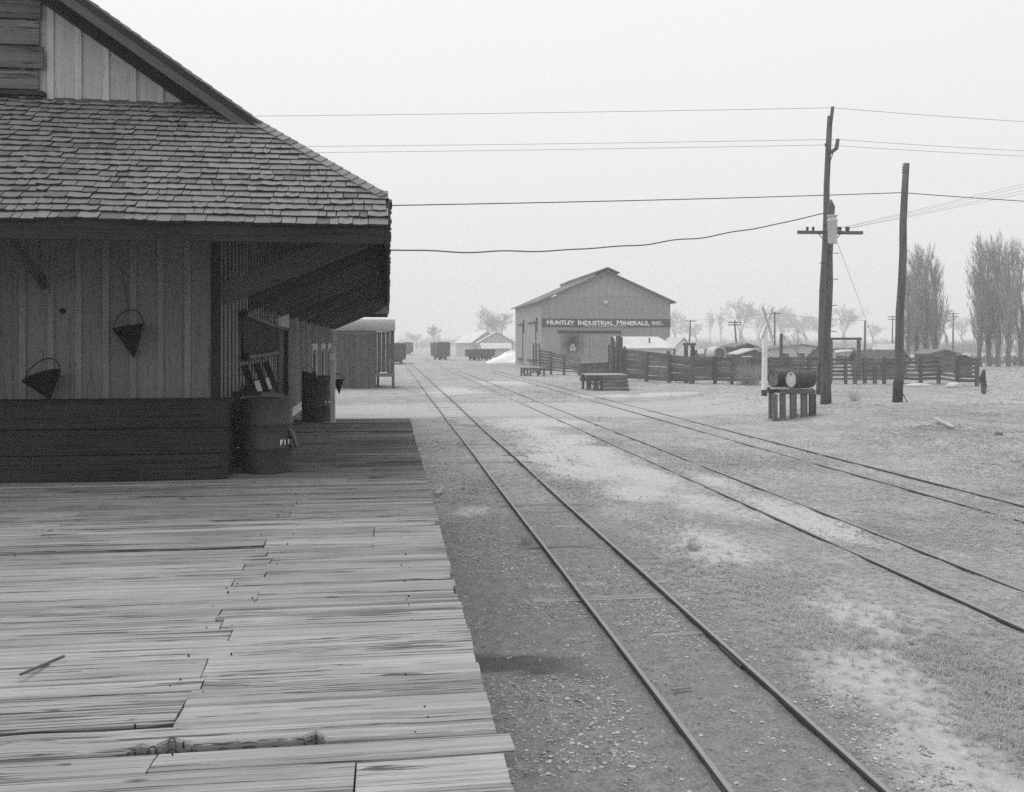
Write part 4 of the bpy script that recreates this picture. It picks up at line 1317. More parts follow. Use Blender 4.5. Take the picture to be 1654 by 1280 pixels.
def timber_platform(px0, px1, ytop, ybot, label, steps, deep):
    a, b_ = PG(px0, ybot), PG(px1, ybot)
    D = CAMH * F / (ybot - HY)
    H = (ybot - ytop) / F * D
    t = thing('timber_platform', a.lerp(b_, .5), label, 'timber platform', 'stock loading platforms beside the outer track')
    d = (b_ - a).normalized(); bk = Vector((-d.y, d.x, 0))
    L = (b_ - a).length
    for i in range(5):
        q = bk * (deep * (i + .5) / 5)
        board('deck_plank', a + q + Vector((0, 0, H)), b_ + q + Vector((RNG.uniform(-.1, .1), 0, H)), deep / 5 - .02, .06, M['pale'], t)
    fr = .38 if steps else 1.0
    for f in (0.02, .2, fr * .98):
        board('leg', a + d * (L * f) + bk * .08 + Vector((0, 0, -.1)), a + d * (L * f) + bk * .08 + Vector((0, 0, H - .035)), .14, .14, M['fencedark'], t, up=(0, 1, 0))
        board('leg', a + d * (L * f) + bk * (deep - .1) + Vector((0, 0, -.1)), a + d * (L * f) + bk * (deep - .1) + Vector((0, 0, H - .035)), .14, .14, M['fencedark'], t, up=(0, 1, 0))
    board('brace', a + d * .02 + Vector((0, 0, H * .75)), a + d * (L * .3) + Vector((0, 0, .05)), .05, .13, M['fence'], t)
    board('brace', a + d * (L * fr) + Vector((0, -.06, H * .8)), a + d * (L * .1 + .3) + Vector((0, -.06, .05)), .05, .13, M['fence'], t)
    board('beam', a + bk * .02 + Vector((0, 0, H - .13)), b_ + bk * .02 + Vector((0, 0, H - .13)), .14, .18, M['fencedark'], t)
    if steps:
        for i in range(4):
            zz = H * (i + .5) / 4 - .06
            o = -d.cross(UP) * (-.32 + .13 * i)
            board('timber', a + d * (L * fr) + bk * (-.42 + .14 * i) + Vector((0, 0, zz)), b_ + d * .05 + bk * (-.42 + .14 * i) + Vector((0, 0, zz)), .3, H / 4 - .03, M['fence'], t, c=.02)
    return t
timber_platform(948, 1012, 606, 631, 'stepped timber platform below the tall plank gate', True, 1.9)
timber_platform(841, 869, 594, 608, 'small braced timber platform at the slatted chute', False, 1.4)
tg = thing('plank_gate', gl(995, 60), 'tall double height plank gate above the stepped timber platform', 'gate')
for i, (px, yt, w_) in enumerate(((984, 558, .13), (988, 545, .15), (992, 547, .12), (996, 543.5, .17), (1000.5, 543, .18), (1005, 545, .15), (1009, 560, .17))):
    p = gl(px, 60)
    board('plank', p, p + Vector((RNG.uniform(-.06, .06), 0, CAMH + (HY - yt) / F * 60)), w_, .06, M['fence'] if i % 2 else M['fencedark'], tg, up=(0, -1, 0), c=.01)
for i, px in enumerate((985.5, 990, 994.5, 999, 1003, 1007.5)):
    p = gl(px, 59.85)
    board('plank', p, p + Vector((RNG.uniform(-.05, .05), 0, CAMH + (HY - 562) / F * 59.85)), .15, .05, M['fencedark'] if i % 2 else M['fence'], tg, up=(0, -1, 0), c=.01)
board('brace', gl(997, 59.75) + Vector((0, 0, .8)), gl(1006, 59.75) + Vector((0, 0, 2.2)), .05, .12, M['fence'], tg, up=(0, -1, 0))
for z in (1.1, 2.3): board('cross_bar', gl(983, 60.15) + Vector((0, 0, z)), gl(1009, 60.15) + Vector((0, 0, z)), .06, .14, M['fencedark'], tg)
wg = thing('board_wing', gl(960, 62), 'low vertical board wing wall left of the tall plank gate', 'wall')
px = 937.0
while px < 982:
    p = gl(px + 2, 62)
    board('board', p + Vector((0, 0, .3)), p + Vector((0, 0, CAMH - (588 - (px - 937) * .05 - HY) / F * 62 + RNG.uniform(-.02, .02))), .17, .04, M['fence'], wg, up=(0, -1, 0))
    px += 4.3
board('top_rail', gl(937, 61.9) + Vector((0, 0, 1.36)), gl(983, 61.9) + Vector((0, 0, 1.45)), .16, .05, M['pale'], wg)
board('sill', gl(937, 62.1) + Vector((0, 0, .25)), gl(983, 62.1) + Vector((0, 0, .25)), .2, .3, M['fencedark'], wg)
# gate frames in the pens
def gate_frame(pxs, ytop, yb2, D, label, brace=None):
    t = thing('gate_frame', gl(pxs[0], D), label, 'gate frame', 'gate frames in the stock pens')
    zt_ = CAMH + (HY - ytop) / F * D
    ps = [gl(p, D) for p in pxs]
    for p in ps: board('post', p - Vector((0, 0, .2)), Vector((p.x, p.y, zt_)), .22, .22, M['fencedark'], t, up=(0, 1, 0), c=.02)
    d = (ps[-1] - ps[0]).normalized() * .2
    board('beam', Vector((ps[0].x, ps[0].y, zt_ + .09)) - d, Vector((ps[-1].x, ps[-1].y, zt_ + .09)) + d, .2, .17, M['fencedark'], t)
    if brace:
        board('brace', Vector(PD(*brace[0], D)), Vector(PD(*brace[1], D)), .12, .22, M['fencedark'], t)
gate_frame((1108, 1119), 558.5, 620, 61.5, 'narrow gate frame where the chute joins the corral fence')
gate_frame((1342, 1387), 549.5, 600, 66, 'wide gate frame rising behind the corral fence', ((1304, 578), (1326, 560)))
lp_ = gl(1261, 66)
pp = thing('lone_post', lp_, 'tall lone post rising behind the fence near the drum stand', 'post')
board('shaft', lp_ - Vector((0, 0, .2)), lp_ + Vector((.05, 0, CAMH + 17 / F * 66)), .2, .2, M['fencedark'], pp, up=(0, 1, 0), c=.03)

# ---------------------------------------------------------------- drum stand with two drums
ca = PG(1249, 681); cb = ca + Vector((CS, -SN, 0)) * 1.44
st = thing('drum_stand', ca.lerp(cb, .5), 'rough timber stand carrying two drums near the outer track', 'stand')
Dn = CAMH * F / (681 - HY)
ZS = 1.16
d = (cb - ca).normalized(); bk = Vector((-d.y, d.x, 0)); L = (cb - ca).length
def sp_(f, q, z): return ca + d * (L * f) + bk * q + Vector((0, 0, z))
for f, q, w_ in ((.04, 0, .2), (.24, .03, .22), (.47, -.02, .2), (.60, .5, .2), (.76, .05, .24), (.95, .0, .26), (.1, .75, .2), (.92, .75, .2)):
    board('leg', sp_(f, q, -.35), sp_(f + RNG.uniform(-.012, .012), q, ZS - .21), w_ * .84, .15, M['fencedark'] if RNG.random() < .6 else M['fence'], st, up=(0, -1, 0), c=.015)
board('beam', sp_(.16, -.02, ZS - .125), sp_(1.0, -.02, ZS - .125), .18, .16, M['fence'], st, c=.015)
board('beam', sp_(.0, .78, ZS - .125), sp_(1.0, .78, ZS - .125), .18, .16, M['fence'], st, c=.015)
board('deck_plank', sp_(-.02, .12, ZS - .02), sp_(.98, .12, ZS - .02), .3, .05, M['pale'], st, c=.01)
board('deck_plank', sp_(.0, .62, ZS - .02), sp_(.99, .62, ZS - .02), .3, .05, M['fence'], st, c=.01)
board('ground_sill', sp_(.1, .02, .02), sp_(.98, .02, .02), .2, .12, M['fence'], st, c=.015)
def lying_drum(pos, axis, label, head):
    t = thing('oil_drum', pos, label, 'drum', 'drums lying on the timber stand')
    m = Matrix.Translation(pos) @ axis.to_track_quat('Z', 'X').to_matrix().to_4x4()
    pr = drum_profile(.29, .88)
    mobj('body', *lathe_data(pr + [(.27, .855)], 36), M['steel'], t, True, m)
    mobj('head', *lathe_data([(.272, .862), (.001, .864)], 36), head, t, False, m)
    mobj('bung', *lathe_data([(.001, .885), (.03, .885), (.03, .862)], 10), M['iron'], t, False, m @ Matrix.Translation((.17, 0, 0)))
axv = (-d * .93 - bk * .38).normalized()
zc = ZS + .005 + .302
p1 = sp_(.96, .22, 0); p1.z = ca.z + zc
lying_drum(p1 , axv, 'dark oil drum with a pale head lying in front on the timber stand', M['drumhead'])
p2 = sp_(.66, .84, 0); p2.z = ca.z + zc
lying_drum(p2, axv, 'oil drum with a dull grey head lying behind the other on the stand', M['fence'])

# ---------------------------------------------------------------- crossing sign
cpos = PG(1234.5, 640)
cb_ = thing('crossing_sign', cpos, 'white railroad crossing sign on a square post seen nearly edge on', 'sign')
Dc = CAMH * F / (640 - HY)
ztop = CAMH + (HY - 531) / F * Dc
board('post', cpos + Vector((0, 0, .28)), Vector((cpos.x + .03, cpos.y, ztop)), .2, .2, M['white'], cb_, up=(0, 1, 0), c=.012)
board('post_foot', cpos - Vector((0, 0, .2)), cpos + Vector((0, 0, .278)), .21, .21, M['black'], cb_, up=(0, 1, 0))
view = (cpos - Vector((0, 0, 0))); view.z = 0; view.normalize()
side = Vector((view.y, -view.x, 0))
pl = (view * .955 + side * .295).normalized()         # the blades' plane is turned almost along the line of sight
nv = Vector((-pl.y, pl.x, 0))
if nv.dot(-view) < 0: nv = -nv
cc_ = Vector((cpos.x, cpos.y, CAMH + (HY - 526) / F * Dc)) + nv * .13
words = ('RAILROAD', 'CROSSING')
for k, s in enumerate((1, -1)):
    dv = (pl * s * .74 + Vector((0, 0, .67))).normalized()
    off = nv * (.035 * k)
    a, b_ = cc_ - dv * 1.22 + off, cc_ + dv * 1.22 + off
    bl = board('blade', a, b_, .03, .24, M['white'], cb_, up=dv.cross(nv))
    me, co = text_data(words[k], M['black'], .002, .0)
    wdt = co[:, 0].max() - co[:, 0].min()
    xax = dv if dv.dot(side) > 0 else -dv
    zax = nv.cross(xax) if nv.cross(xax).z > 0 else -nv.cross(xax)
    sc = 2.1 / wdt
    q = [tuple(xax * float((c[0] - wdt / 2) * sc) + zax * float((c[1] - .35) * .16) + nv * (.019 + float(c[2]))) for c in co]
    me.vertices.foreach_set('co', np.array(q).ravel()); me.update()
    obj('lettering', me, bl, Matrix.Translation(cc_ + off))

# ---------------------------------------------------------------- utility poles
def pole_at(name, b_, t_, r0, r1, label, pointed=False):
    t = thing(name, b_, label, 'utility pole', 'utility poles by the road crossing')
    n = 9
    pts = [b_.lerp(t_, i / (n - 1)) + Vector((.02 * math.sin(i * 1.7), .02 * math.cos(i * 2.1), 0)) for i in range(n)]
    pts[0] = b_ - Vector((0, 0, .3))
    rad = [r0 + (r1 - r0) * i / (n - 1) for i in range(n)]
    if pointed: pts.append(t_ + Vector((0, 0, .28))); rad.append(.03)
    # pole wood grain runs along local X: lay the shaft along X and stand it up
    d_ = (t_ - b_)
    m = frame(b_, t_, Vector((0, 1, 0)))
    mi = m.inverted()
    V, Fc = tube_data([mi @ p for p in pts], rad, 14)
    sh = mobj('shaft', V, Fc, M['pole'], t, True, m)
    return t, pts, rad
B1 = PG(1324, 639); D1 = ray(1324, 639); D1d = (B1.x * SN + B1.y * CS)
T1 = PD(1340, 188, D1d)
up1, pp1, pr1 = pole_at('utility_pole', B1, T1, .19, .125, 'tallest utility pole with a short raised pin at its top')
def on1(t): return B1.lerp(T1, t)
pn0 = PD(1344.5, 192, D1d - .2); pn1 = PD(1345, 173, D1d - .2)
tube('top_pin', [pn0 - Vector((.1, 0, .3)), pn1], [.09, .085], M['pole'], up1, 8)
ar0 = PD(1340, 248, D1d - .2); ar1 = PD(1351, 240, D1d - .25); ar2 = PD(1353.5, 225, D1d - .25)
tube('side_arm', [ar0, ar1, ar2], [.1, .1, .085], M['pole'], up1, 8)
tube('arm_brace', [PD(1340, 264, D1d - .2), PD(1346, 246, D1d - .25)], .02, M['iron'], up1, 5)
V, Fc = lathe_data([(.001, .14), (.05, .13), (.06, .06), (.045, .05), (.06, .0), (.03, -.02), (.02, -.08)], 10)
mobj('insulator', V, Fc, M['porcelain'], up1, True, Matrix.Translation(PD(1334, 236, D1d - .25)))

B2 = PG(1332, 652); D2d = (B2.x * SN + B2.y * CS)
T2 = PD(1342, 334, D2d)
up2, pp2, pr2 = pole_at('utility_pole', B2, T2, .185, .14, 'shorter utility pole with a crossarm and a pale transformer', True)
tube('foot_stub', [B2 + Vector((.19, -.02, -.2)), B2 + Vector((.2, -.02, 1.05))], [.10, .05], M['polebase'], up2, 7)
za = CAMH + (HY - 376) / F * D2d
ca_, cb2 = PD(1288, 375.5, D2d - .22), PD(1393.5, 376.5, D2d - .22)
board('crossarm', ca_, cb2, .11, .13, M['pole'], up2, c=.01)
for px in (1304, 1313.5, 1352.5, 1357, 1367.5, 1370):
    mobj('insulator', V, Fc, M['porcelain'], up2, True, Matrix.Translation(PD(px, 372, D2d - .22)))
for (a, b_) in (((1322, 378), (1335, 392)), ((1358, 378), (1345, 392))):
    tube('arm_brace', [PD(*a, D2d - .27), PD(*b_, D2d - .2)], .018, M['iron'], up2, 5)
tp = PD(1344.5, 371, D2d - .45)
V2, F2 = lathe_data([(.001, -.56), (.16, -.56), (.175, -.52), (.185, .3), (.21, .33), (.21, .37), (.16, .43), (.155, .5), (.22, .53), (.20, .56), (.001, .58)], 18)
mobj('transformer', V2, F2, M['zinc'], up2, True, Matrix.Translation(tp))
for i, (py) in enumerate((409, 451, 493, 535, 425, 470)):
    f = (py - 652) / (334 - 652)
    c = B2.lerp(T2, f); s = 1 if i < 4 else -1
    tube('step_bolt', [c + rt * s * .15, c + rt * s * .38], .014, M['iron'], up2, 5)

B3 = PG(1449.5, 650); D3d = (B3.x * SN + B3.y * CS)
T3 = PD(1463, 264.5, D3d)
up3, pp3, pr3 = pole_at('utility_pole', B3, T3, .195, .13, 'bare single utility pole with a tarred foot in front of the poplars')
tube('tarred_foot', [B3 - Vector((0, 0, .2)), B3.lerp(T3, .09)], [.212, .204], M['polebase'], up3, 14)
for z in (.965, .975, .985): 
    c = B3.lerp(T3, z); tube('tie_wire', [c + Vector((.15 * math.cos(a), .15 * math.sin(a), 0)) for a in np.linspace(0, 6.0, 12)], .012, M['thinwire'], up3, 4)
tube('foot_stay', [B3 + Vector((.2, -.1, .35)), B3 + Vector((.38, -.15, 0))], .02, M['iron'], up3, 5)

# ---------------------------------------------------------------- wires
def wire(pts3, r, mat, label, sag=0.0, wav=0.0, n=24, group='overhead wires'):
    out = []
    for a, b_ in zip(pts3[:-1], pts3[1:]):
        a, b_ = Vector(a), Vector(b_)
        for i in range(n):
            t = i / n
            out.append(a.lerp(b_, t) - Vector((0, 0, sag * 4 * t * (1 - t))) + Vector((0, 0, wav * math.sin(t * 47) * math.sin(t * 7) * math.sin(t * 3.1))))
    out.append(Vector(pts3[-1]))
    return tag(tube('overhead_wire', out, r, mat, None, 4), label, 'wire', group)
wire([PD(-250, 191, 49), PD(1345, 174.5, D1d - .2), PD(1950, 211, 50)], .011, M['thinwire'], 'highest thin wire crossing from the tallest pole top', .12)
wire([PD(-250, 240, 49), PD(1353, 225.5, D1d - .25), PD(1950, 255, 50)], .010, M['thinwire'], 'upper thin wire of the pair below the pole top', .12)
wire([PD(-250, 251, 49), PD(1334, 234.5, D1d - .25), PD(1950, 262, 50)], .010, M['thinwire'], 'lower thin wire of the pair below the pole top', .12)
w4 = PD(1457, 311.5, D3d - .2)
wire([Vector((-3.68, 27.9, main(-3.68) + .03)), w4, PD(1900, 338, 44)], .018, M['wire'], 'dark straight wire from the depot roof to the bare pole', .06)
w5 = PD(1329, 345, D1d - .3)
wire([Vector((-2.6, 31.5, main(-2.6) + .05)), w5], .026, M['wire'], 'thick wavy cable sagging from the depot roof to the tallest pole', .85, .05, 60)
for k, (px, yy) in enumerate(((1700, 282), (1700, 290), (1700, 299), (1700, 308))):
    wire([PD((1352.5, 1357, 1367.5, 1370)[k], 369.5, D2d - .22), PD(px + 200, yy - 48, 33)], .005, M['thinwire'], ('fine service wire from the insulator closest to the transformer', 'fine service wire from the second insulator past the transformer', 'fine service wire from the third insulator past the transformer', 'fine service wire from the outermost crossarm insulator')[k], .05, group='service wires from the crossarm')
wire([PD(1351, 388, D2d), PD(1432, 606, 62)], .008, M['thinwire'], 'slanting guy wire from the crossarm pole to the pens', 0, group='guy wires')

# distant line of poles
def far_pole(px0, yb2, px1, yt, D, label, arms=1):
    b_, t_ = gl(px0, D), PD(px1, yt, D)
    t = thing('line_pole', b_, label, 'pole', 'distant line poles in the haze')
    tube('shaft', [b_, t_], [.16, .11], M['pole'], t, 7)
    for i in range(arms):
        c = b_.lerp(t_, .97 - .06 * i)
        board('crossarm', c - rt * .9, c + rt * .9, .1, .14, M['pole'], t)
    return t_
f1 = far_pole(1112, 570, 1115.5, 517, 140, 'distant pole with one short crossarm beside the white shed', 1)
f2 = far_pole(1192, 575, 1186.5, 519, 120, 'distant leaning pole with two crossarms', 2)
f3 = far_pole(1251, 575, 1251.5, 504, 125, 'distant straight pole behind the lone post', 1)
f4 = far_pole(1396.5, 580, 1397.5, 518, 110, 'distant thin pole between the gate frame and the bare pole', 0)
f5 = far_pole(1539, 575, 1540, 505, 150, 'distant pole with two wide crossarms between the poplar groups', 2)
f6 = far_pole(1441, 575, 1442, 510, 160, 'distant pole just left of the bare utility pole', 2)
wire([f1, f3, f4], .02, M['thinwire'], 'faint wire strung along the distant line poles', .3, group='faint distant wires')
# stump, loose boards
sp0 = PG(1589, 641)
stp = thing('charred_stump', sp0, 'charred crooked post stump standing past the fence end', 'stump')
Ds = CAMH * F / (641 - HY)
tube('trunk', [sp0 - Vector((0, 0, .2)), PD(1589, 622, Ds), PD(1586.5, 612, Ds), PD(1589.5, 598, Ds)], [.07, .15, .17, .07], M['burnt'], stp, 8)
tube('splinter', [PD(1587, 612, Ds), PD(1591.5, 597, Ds)], [.08, .03], M['burnt'], stp, 6)
a, b_ = PG(1509, 682), PG(1540, 696)
tag(board('loose_plank', a + Vector((0, 0, .12)), b_ + Vector((0, 0, .10)), .14, .05, M['pale']), 'loose plank lying in the dry grass below the bare pole', 'plank')
def chunk(name, px, py, s, mat, label, cat, seed):
    r = np.random.default_rng(seed); c = PG(px, py)
    V, Fc = lathe_data([(.001, -.2), (.8, -.15), (1, .2), (.75, .6), (.3, .8), (.001, .82)], 9)
    V = [(v[0] * s[0] * (1 + r.normal(0, .1)), v[1] * s[1] * (1 + r.normal(0, .1)), v[2] * s[2] * (1 + r.normal(0, .05))) for v in V]
    tag(mobj(name, V, Fc, mat, None, False, Matrix.Translation(c)), label, cat)
chunk('rock', 1483, 624, (.9, .5, .22), M['roofpale'], 'pale flat rock lying at the foot of the corral fence', 'rock', 1)
chunk('rock', 1540, 626, (.55, .4, .4), M['housewall'], 'grey rounded rock by the corral fence near the stump', 'rock', 2)
chunk('clod', 1613, 703, (.13, .1, .1), M['junk'], 'dark clod of earth lying in the grass near the loose plank', 'clod', 4)
tag(board('loose_board', PG(1085, 1120) + Vector((0, 0, .03)), PG(1116, 1116) + Vector((0, 0, .03)), .025, .02, M['tie']), 'short splinter of wood lying between the platform track rails', 'splinter')
tag(board('loose_board', PG(705, 803) + Vector((0, 0, .05)), PG(716, 797) + Vector((0, 0, .12)), .06, .03, M['pale']), 'pale scrap of board on the dark gravel by the platform edge', 'scrap board')

# ---------------------------------------------------------------- yard things seen over the fence
def over(px, D): return gl(px, D)
tk = over(1163, 72)
tank = thing('steel_tank', tk, 'pale round tank lying behind the corral fence', 'tank')
ct = Vector((tk.x, tk.y, CAMH - 16 / F * 72)); axt = Vector((.12, 1, 0)).normalized()
mt = Matrix.Translation(ct) @ axt.to_track_quat('Z', 'X').to_matrix().to_4x4()
mobj('shell', *lathe_data([(.43, 0), (.52, -.02), (.53, .1), (.53, 2.6), (.001, 2.75)], 24), M['housewall'], tank, True, mt)
mobj('end_plate', *lathe_data([(.001, .06), (.36, .04), (.43, 0)], 24), M['junk'], tank, False, mt)
for dx in (-.4, .4): abox('cradle', (tk.x + dx * .7 - .1, tk.y + .5, -.1), (tk.x + dx * .7 + .1, tk.y + 2.4, ct.z - .42), M['fencedark'], tank)
house('yard_shack', over(1194, 90), .15, 1.9, 2.5, 2.35, .25, M['fence'], M['junk'], 'grey flat roofed shack behind the corral fence beside the tank', 'shack', 'shacks behind the pens')
house('yard_shack', over(1209, 84), -.1, 2.3, 3.0, 1.75, .35, M['fence'], M['housewall'], 'low grey shack with a pale roof behind the crossing sign', 'shack', 'shacks behind the pens')
house('yard_shack', over(1283, 110), .0, 8.5, 4.0, 2.0, .55, M['housewall'], M['junk'], 'long pale shack behind the drum stand', 'shack', 'shacks behind the pens', win=2)
house('yard_shack', over(1370, 120), .0, 9, 4.0, 1.3, .5, M['housewall'], M['housewall'], 'long white roofed shed seen through the wide gate frame', 'shack', 'shacks behind the pens', win=2)
house('yard_shack', over(1415, 74), 1.45, 3.0, 3.0, 1.35, .75, M['fence'], M['fence'], 'dark hipped shelter behind the fence left of the bare pole', 'shack', 'shacks behind the pens', win=0)
house('yard_shack', over(1434, 76), .05, 1.5, 3.0, 1.6, .95, M['fence'], M['housewall'], 'steep little gabled hut behind the fence against the bare pole', 'shack', 'shacks behind the pens', win=0)
house('yard_shack', over(1510, 86), .0, 2.6, 2.6, 1.75, .3, M['fence'], M['junk'], 'low dark shack behind the fence below the first poplars', 'shack', 'shacks behind the pens', win=0)
def old_truck(px, D, rot, label, sc=1.0):
    loc = over(px, D)
    t = thing('old_truck', loc, label, 'truck', 'derelict trucks beyond the pens')
    R = Matrix.Translation(loc) @ Matrix.Rotation(rot, 4, 'Z') @ Matrix.Scale(sc, 4)
    def pz(nm, prf, w_, mat, par=t):
        n = len(prf)
        V = [(p[0], -w_ / 2, p[1]) for p in prf] + [(p[0], w_ / 2, p[1]) for p in prf]
        return mobj(nm, V, [tuple(range(n)), tuple(range(2 * n - 1, n - 1, -1))] + [(i, n + i, n + (i + 1) % n, (i + 1) % n) for i in range(n)], mat, par, False, R)
    pz('chassis', [(-2.6, .5), (2.3, .5), (2.3, .65), (-2.6, .65)], .9, M['black'])
    cab = pz('cab', [(.1, .65), (1.3, .65), (1.25, 1.35), (.95, 2.0), (.2, 2.0), (.1, 1.3)], 1.6, M['junk'])
    pz('hood', [(1.3, .65), (2.4, .65), (2.35, 1.2), (1.3, 1.32)], 1.1, M['junk'])
    pz('bed', [(-2.7, .8), (.05, .8), (.05, 1.35), (-2.7, 1.35)], 1.9, M['fence'])
    for s in (-1, 1):
        obj('window', box_mesh(.5, .03, .45, M['glass'], .01), cab, R @ Matrix.Translation((.6, s * .81, 1.62)))
    for x in (-1.7, 1.8):
        for s in (-1, 1):
            mobj('wheel', *lathe_data([(.001, -.1), (.28, -.1), (.38, -.07), (.38, .07), (.28, .1), (.001, .1)], 14), M['black'], t, False, R @ Matrix.Translation((x, s * .75, .38)) @ Matrix.Rotation(math.radians(90), 4, 'X'))
old_truck(1128, 105, 2.9, 'derelict truck behind the corral fence left of the tank')
old_truck(1141, 118, .2, 'second derelict truck parked farther back left of the tank')
old_truck(1352, 150, .1, 'derelict truck in the haze seen under the wide gate beam')
old_truck(1380, 155, 3.0, 'derelict truck in the haze beside the wide gate post')
old_truck(1408, 150, .15, 'derelict truck in the haze above the dark hipped shelter')
ty = over(1556, 76)
tyr = thing('tire_pile', ty, 'dark tires piled behind the right end of the corral fence', 'tire pile')
for i in range(5):
    pts = [Vector((ty.x + (i % 3) * .35 - .4 + .3 * math.cos(a), ty.y + .25 * math.sin(a), 1.55 + .13 * (i // 3))) for a in np.linspace(0, 2 * math.pi, 13)]
    tube('tire', pts, .09, M['black'], tyr, 6)
abox('trestle', (ty.x - .7, ty.y - .3, -.1), (ty.x + .6, ty.y + .3, 1.45), M['fencedark'], tyr)

# ---------------------------------------------------------------- bare trees
def seg_mesh(segs, mat, n=3):
    A = np.array([s[0] for s in segs]); B = np.array([s[1] for s in segs])
    r0 = np.array([s[2] for s in segs]); r1 = np.array([s[3] for s in segs])
    d = B - A; d /= np.linalg.norm(d, axis=1, keepdims=True) + 1e-9
    h = np.where(np.abs(d[:, 2:3]) < .9, np.array([[0, 0, 1.0]]), np.array([[1.0, 0, 0]]))
    a = np.cross(d, h); a /= np.linalg.norm(a, axis=1, keepdims=True); b_ = np.cross(d, a)
    V = []
    for P_, r in ((A, r0), (B, r1)):
        for k in range(n):
            t = 2 * math.pi * k / n
            V.append(P_ + (a * math.cos(t) + b_ * math.sin(t)) * r[:, None])
    V = np.stack(V, 1)                      # (segs, 2n, 3)
    base = np.arange(len(segs))[:, None] * 2 * n
    Fq = []
    for k in range(n):
        Fq.append(np.concatenate([base + k, base + (k + 1) % n, base + n + (k + 1) % n, base + n + k], 1))
    return fast_mesh(V.reshape(-1, 3), np.concatenate(Fq), mat, True)

def rvec(r, d, ang):
    """turn direction d by about ang in a random direction"""
    h = r.normal(size=3); h -= d * h.dot(d); h /= np.linalg.norm(h)
    v = d * math.cos(ang) + h * math.sin(ang)
    return v / np.linalg.norm(v)

def round_tree(seed, H, trunk_h, spread=.62, levels=5, twr=1.0):
    r = np.random.default_rng(seed)
    tr, cr = [], []
    def grow(p, d, L, rad, lev):
        n = 3
        for i in range(n):
            d = d + r.normal(0, .11, 3) + np.array([0, 0, .13]); d /= np.linalg.norm(d)
            q = p + d * L / n
            r2 = rad * (1 - .28 / n * (i + 1)) if i < n - 1 else rad * .72
            (tr if lev == 0 else cr).append((p, q, rad, r2)); p = q; rad = r2
            if lev > 0 and lev < levels and r.random() < .75:
                grow(p, rvec(r, d, r.uniform(.5, .95)), L * r.uniform(.45, .65), rad * .6, lev + 1)
        if lev < levels:
            for k in range(3 if lev < 2 else 2 + (r.random() < .5)):
                grow(p, rvec(r, d, r.uniform(.22, spread)), L * r.uniform(.6, .8), rad * .72, lev + 1)
    grow(np.zeros(3), np.array([0, 0, 1.0]), trunk_h, H * .021, 0)
    top = max(s[1][2] for s in cr); k = H / top
    cr = [(a * k, b_ * k, max(x * k, .011 * twr), max(y_ * k, .009 * twr)) for a, b_, x, y_ in cr]
    tr = [(a * k, b_ * k, x * k, y_ * k) for a, b_, x, y_ in tr]
    tr[0] = (tr[0][0] - np.array([0, 0, .4]), *tr[0][1:])
    return seg_mesh(tr, M['bark'], 7), seg_mesh(cr, M['twig'], 3)

def poplar(seed, H, wid):
    r = np.random.default_rng(seed)
    tr, cr = [], []
    n = 10; p = np.array([0, 0, -.4])
    pts = [p]
    for i in range(n):
        q = np.array([.12 * math.sin(i * 1.3 + seed), .12 * math.cos(i * 1.1 + seed), H * .93 * (i + 1) / n])
        tr.append((p, q, .30 * (1 - i / n * .9), .30 * (1 - (i + 1) / n * .9))); p = q; pts.append(q)
    for k in range(95):
        z = H * (.09 + .75 * r.random() ** 1.25)
        a = r.uniform(0, 2 * math.pi)
        env = wid * (math.sin(min(1, (z / H + .12) * 1.35) * math.pi * .72) ** .8)
        L = r.uniform(.22, .42) * H * (1 - z / H * .62)
        out = np.array([math.cos(a), math.sin(a), 0])
        b0 = np.array([.1 * math.sin(a), .1 * math.cos(a), z])
        reach = env * r.uniform(.35, 1.0)
        rad = .055 * (1 - z / H * .55) * r.uniform(.6, 1.1)
        m_ = 6; q0 = b0; pl_ = []
        for i in range(1, m_ + 1):
            t = i / m_
            q = b0 + out * reach * (1 - (1 - t) ** 1.9) + np.array([0, 0, L * t ** 1.1]) + r.normal(0, .06, 3)
            q[2] = min(q[2], H * 1.02)
            cr.append((q0, q, rad * (1 - (i - 1) / m_ * .8), rad * (1 - i / m_ * .8))); q0 = q; pl_.append(q)
        for i in range(34):
            q = pl_[r.integers(0, m_)] + r.normal(0, .05, 3)
            d = rvec(r, np.array([out[0] * .2, out[1] * .2, 1.0]) / 1.02, r.uniform(.08, .5))
            d[2] = abs(d[2]); l = r.uniform(.4, 1.5) * (1 - z / H * .4)
            e = q + d * l * .5; f = e + (d + np.array([0, 0, .4])) / np.linalg.norm(d + np.array([0, 0, .4])) * l * .5
            cr.append((q, e, .013, .011)); cr.append((e, f, .011, .006))
    return seg_mesh(tr, M['bark'], 7), seg_mesh(cr, M['twig'], 3)

_tv = {}
def tree(name, kind, loc, H, rot, label, group, sx_=1.0):
    t = thing(name, loc, label, 'tree', group)
    tm, cm, H0 = _tv[kind]
    R = Matrix.Translation(Vector(loc)) @ Matrix.Rotation(rot, 4, 'Z') @ Matrix.Diagonal((H / H0 * sx_, H / H0 * sx_, H / H0, 1))
    obj('trunk', tm, t, R); obj('crown', cm, t, R)
for k in range(3): _tv['round%d' % k] = (*round_tree(31 + k, 12, 2.2, .60 + .05 * k, 5, 2.0), 12)
for k in range(3): _tv['poplar%d' % k] = (*poplar(61 + k, 15, 1.75), 15)
_tv['snag'] = (*round_tree(77, 5, 1.0, .8, 3, 1.5), 5)
PL = [['bare poplar standing closest to the bare utility pole', 'second bare poplar from the bare utility pole', 'third bare poplar from the bare utility pole', 'fourth bare poplar from the bare utility pole'],
      ['tall bare poplar closest to the end of the corral fence', 'second tall poplar beyond the corral fence end', 'third tall poplar beyond the corral fence end', 'fourth tall poplar beyond the corral fence end', 'fifth tall poplar beyond the corral fence end']]
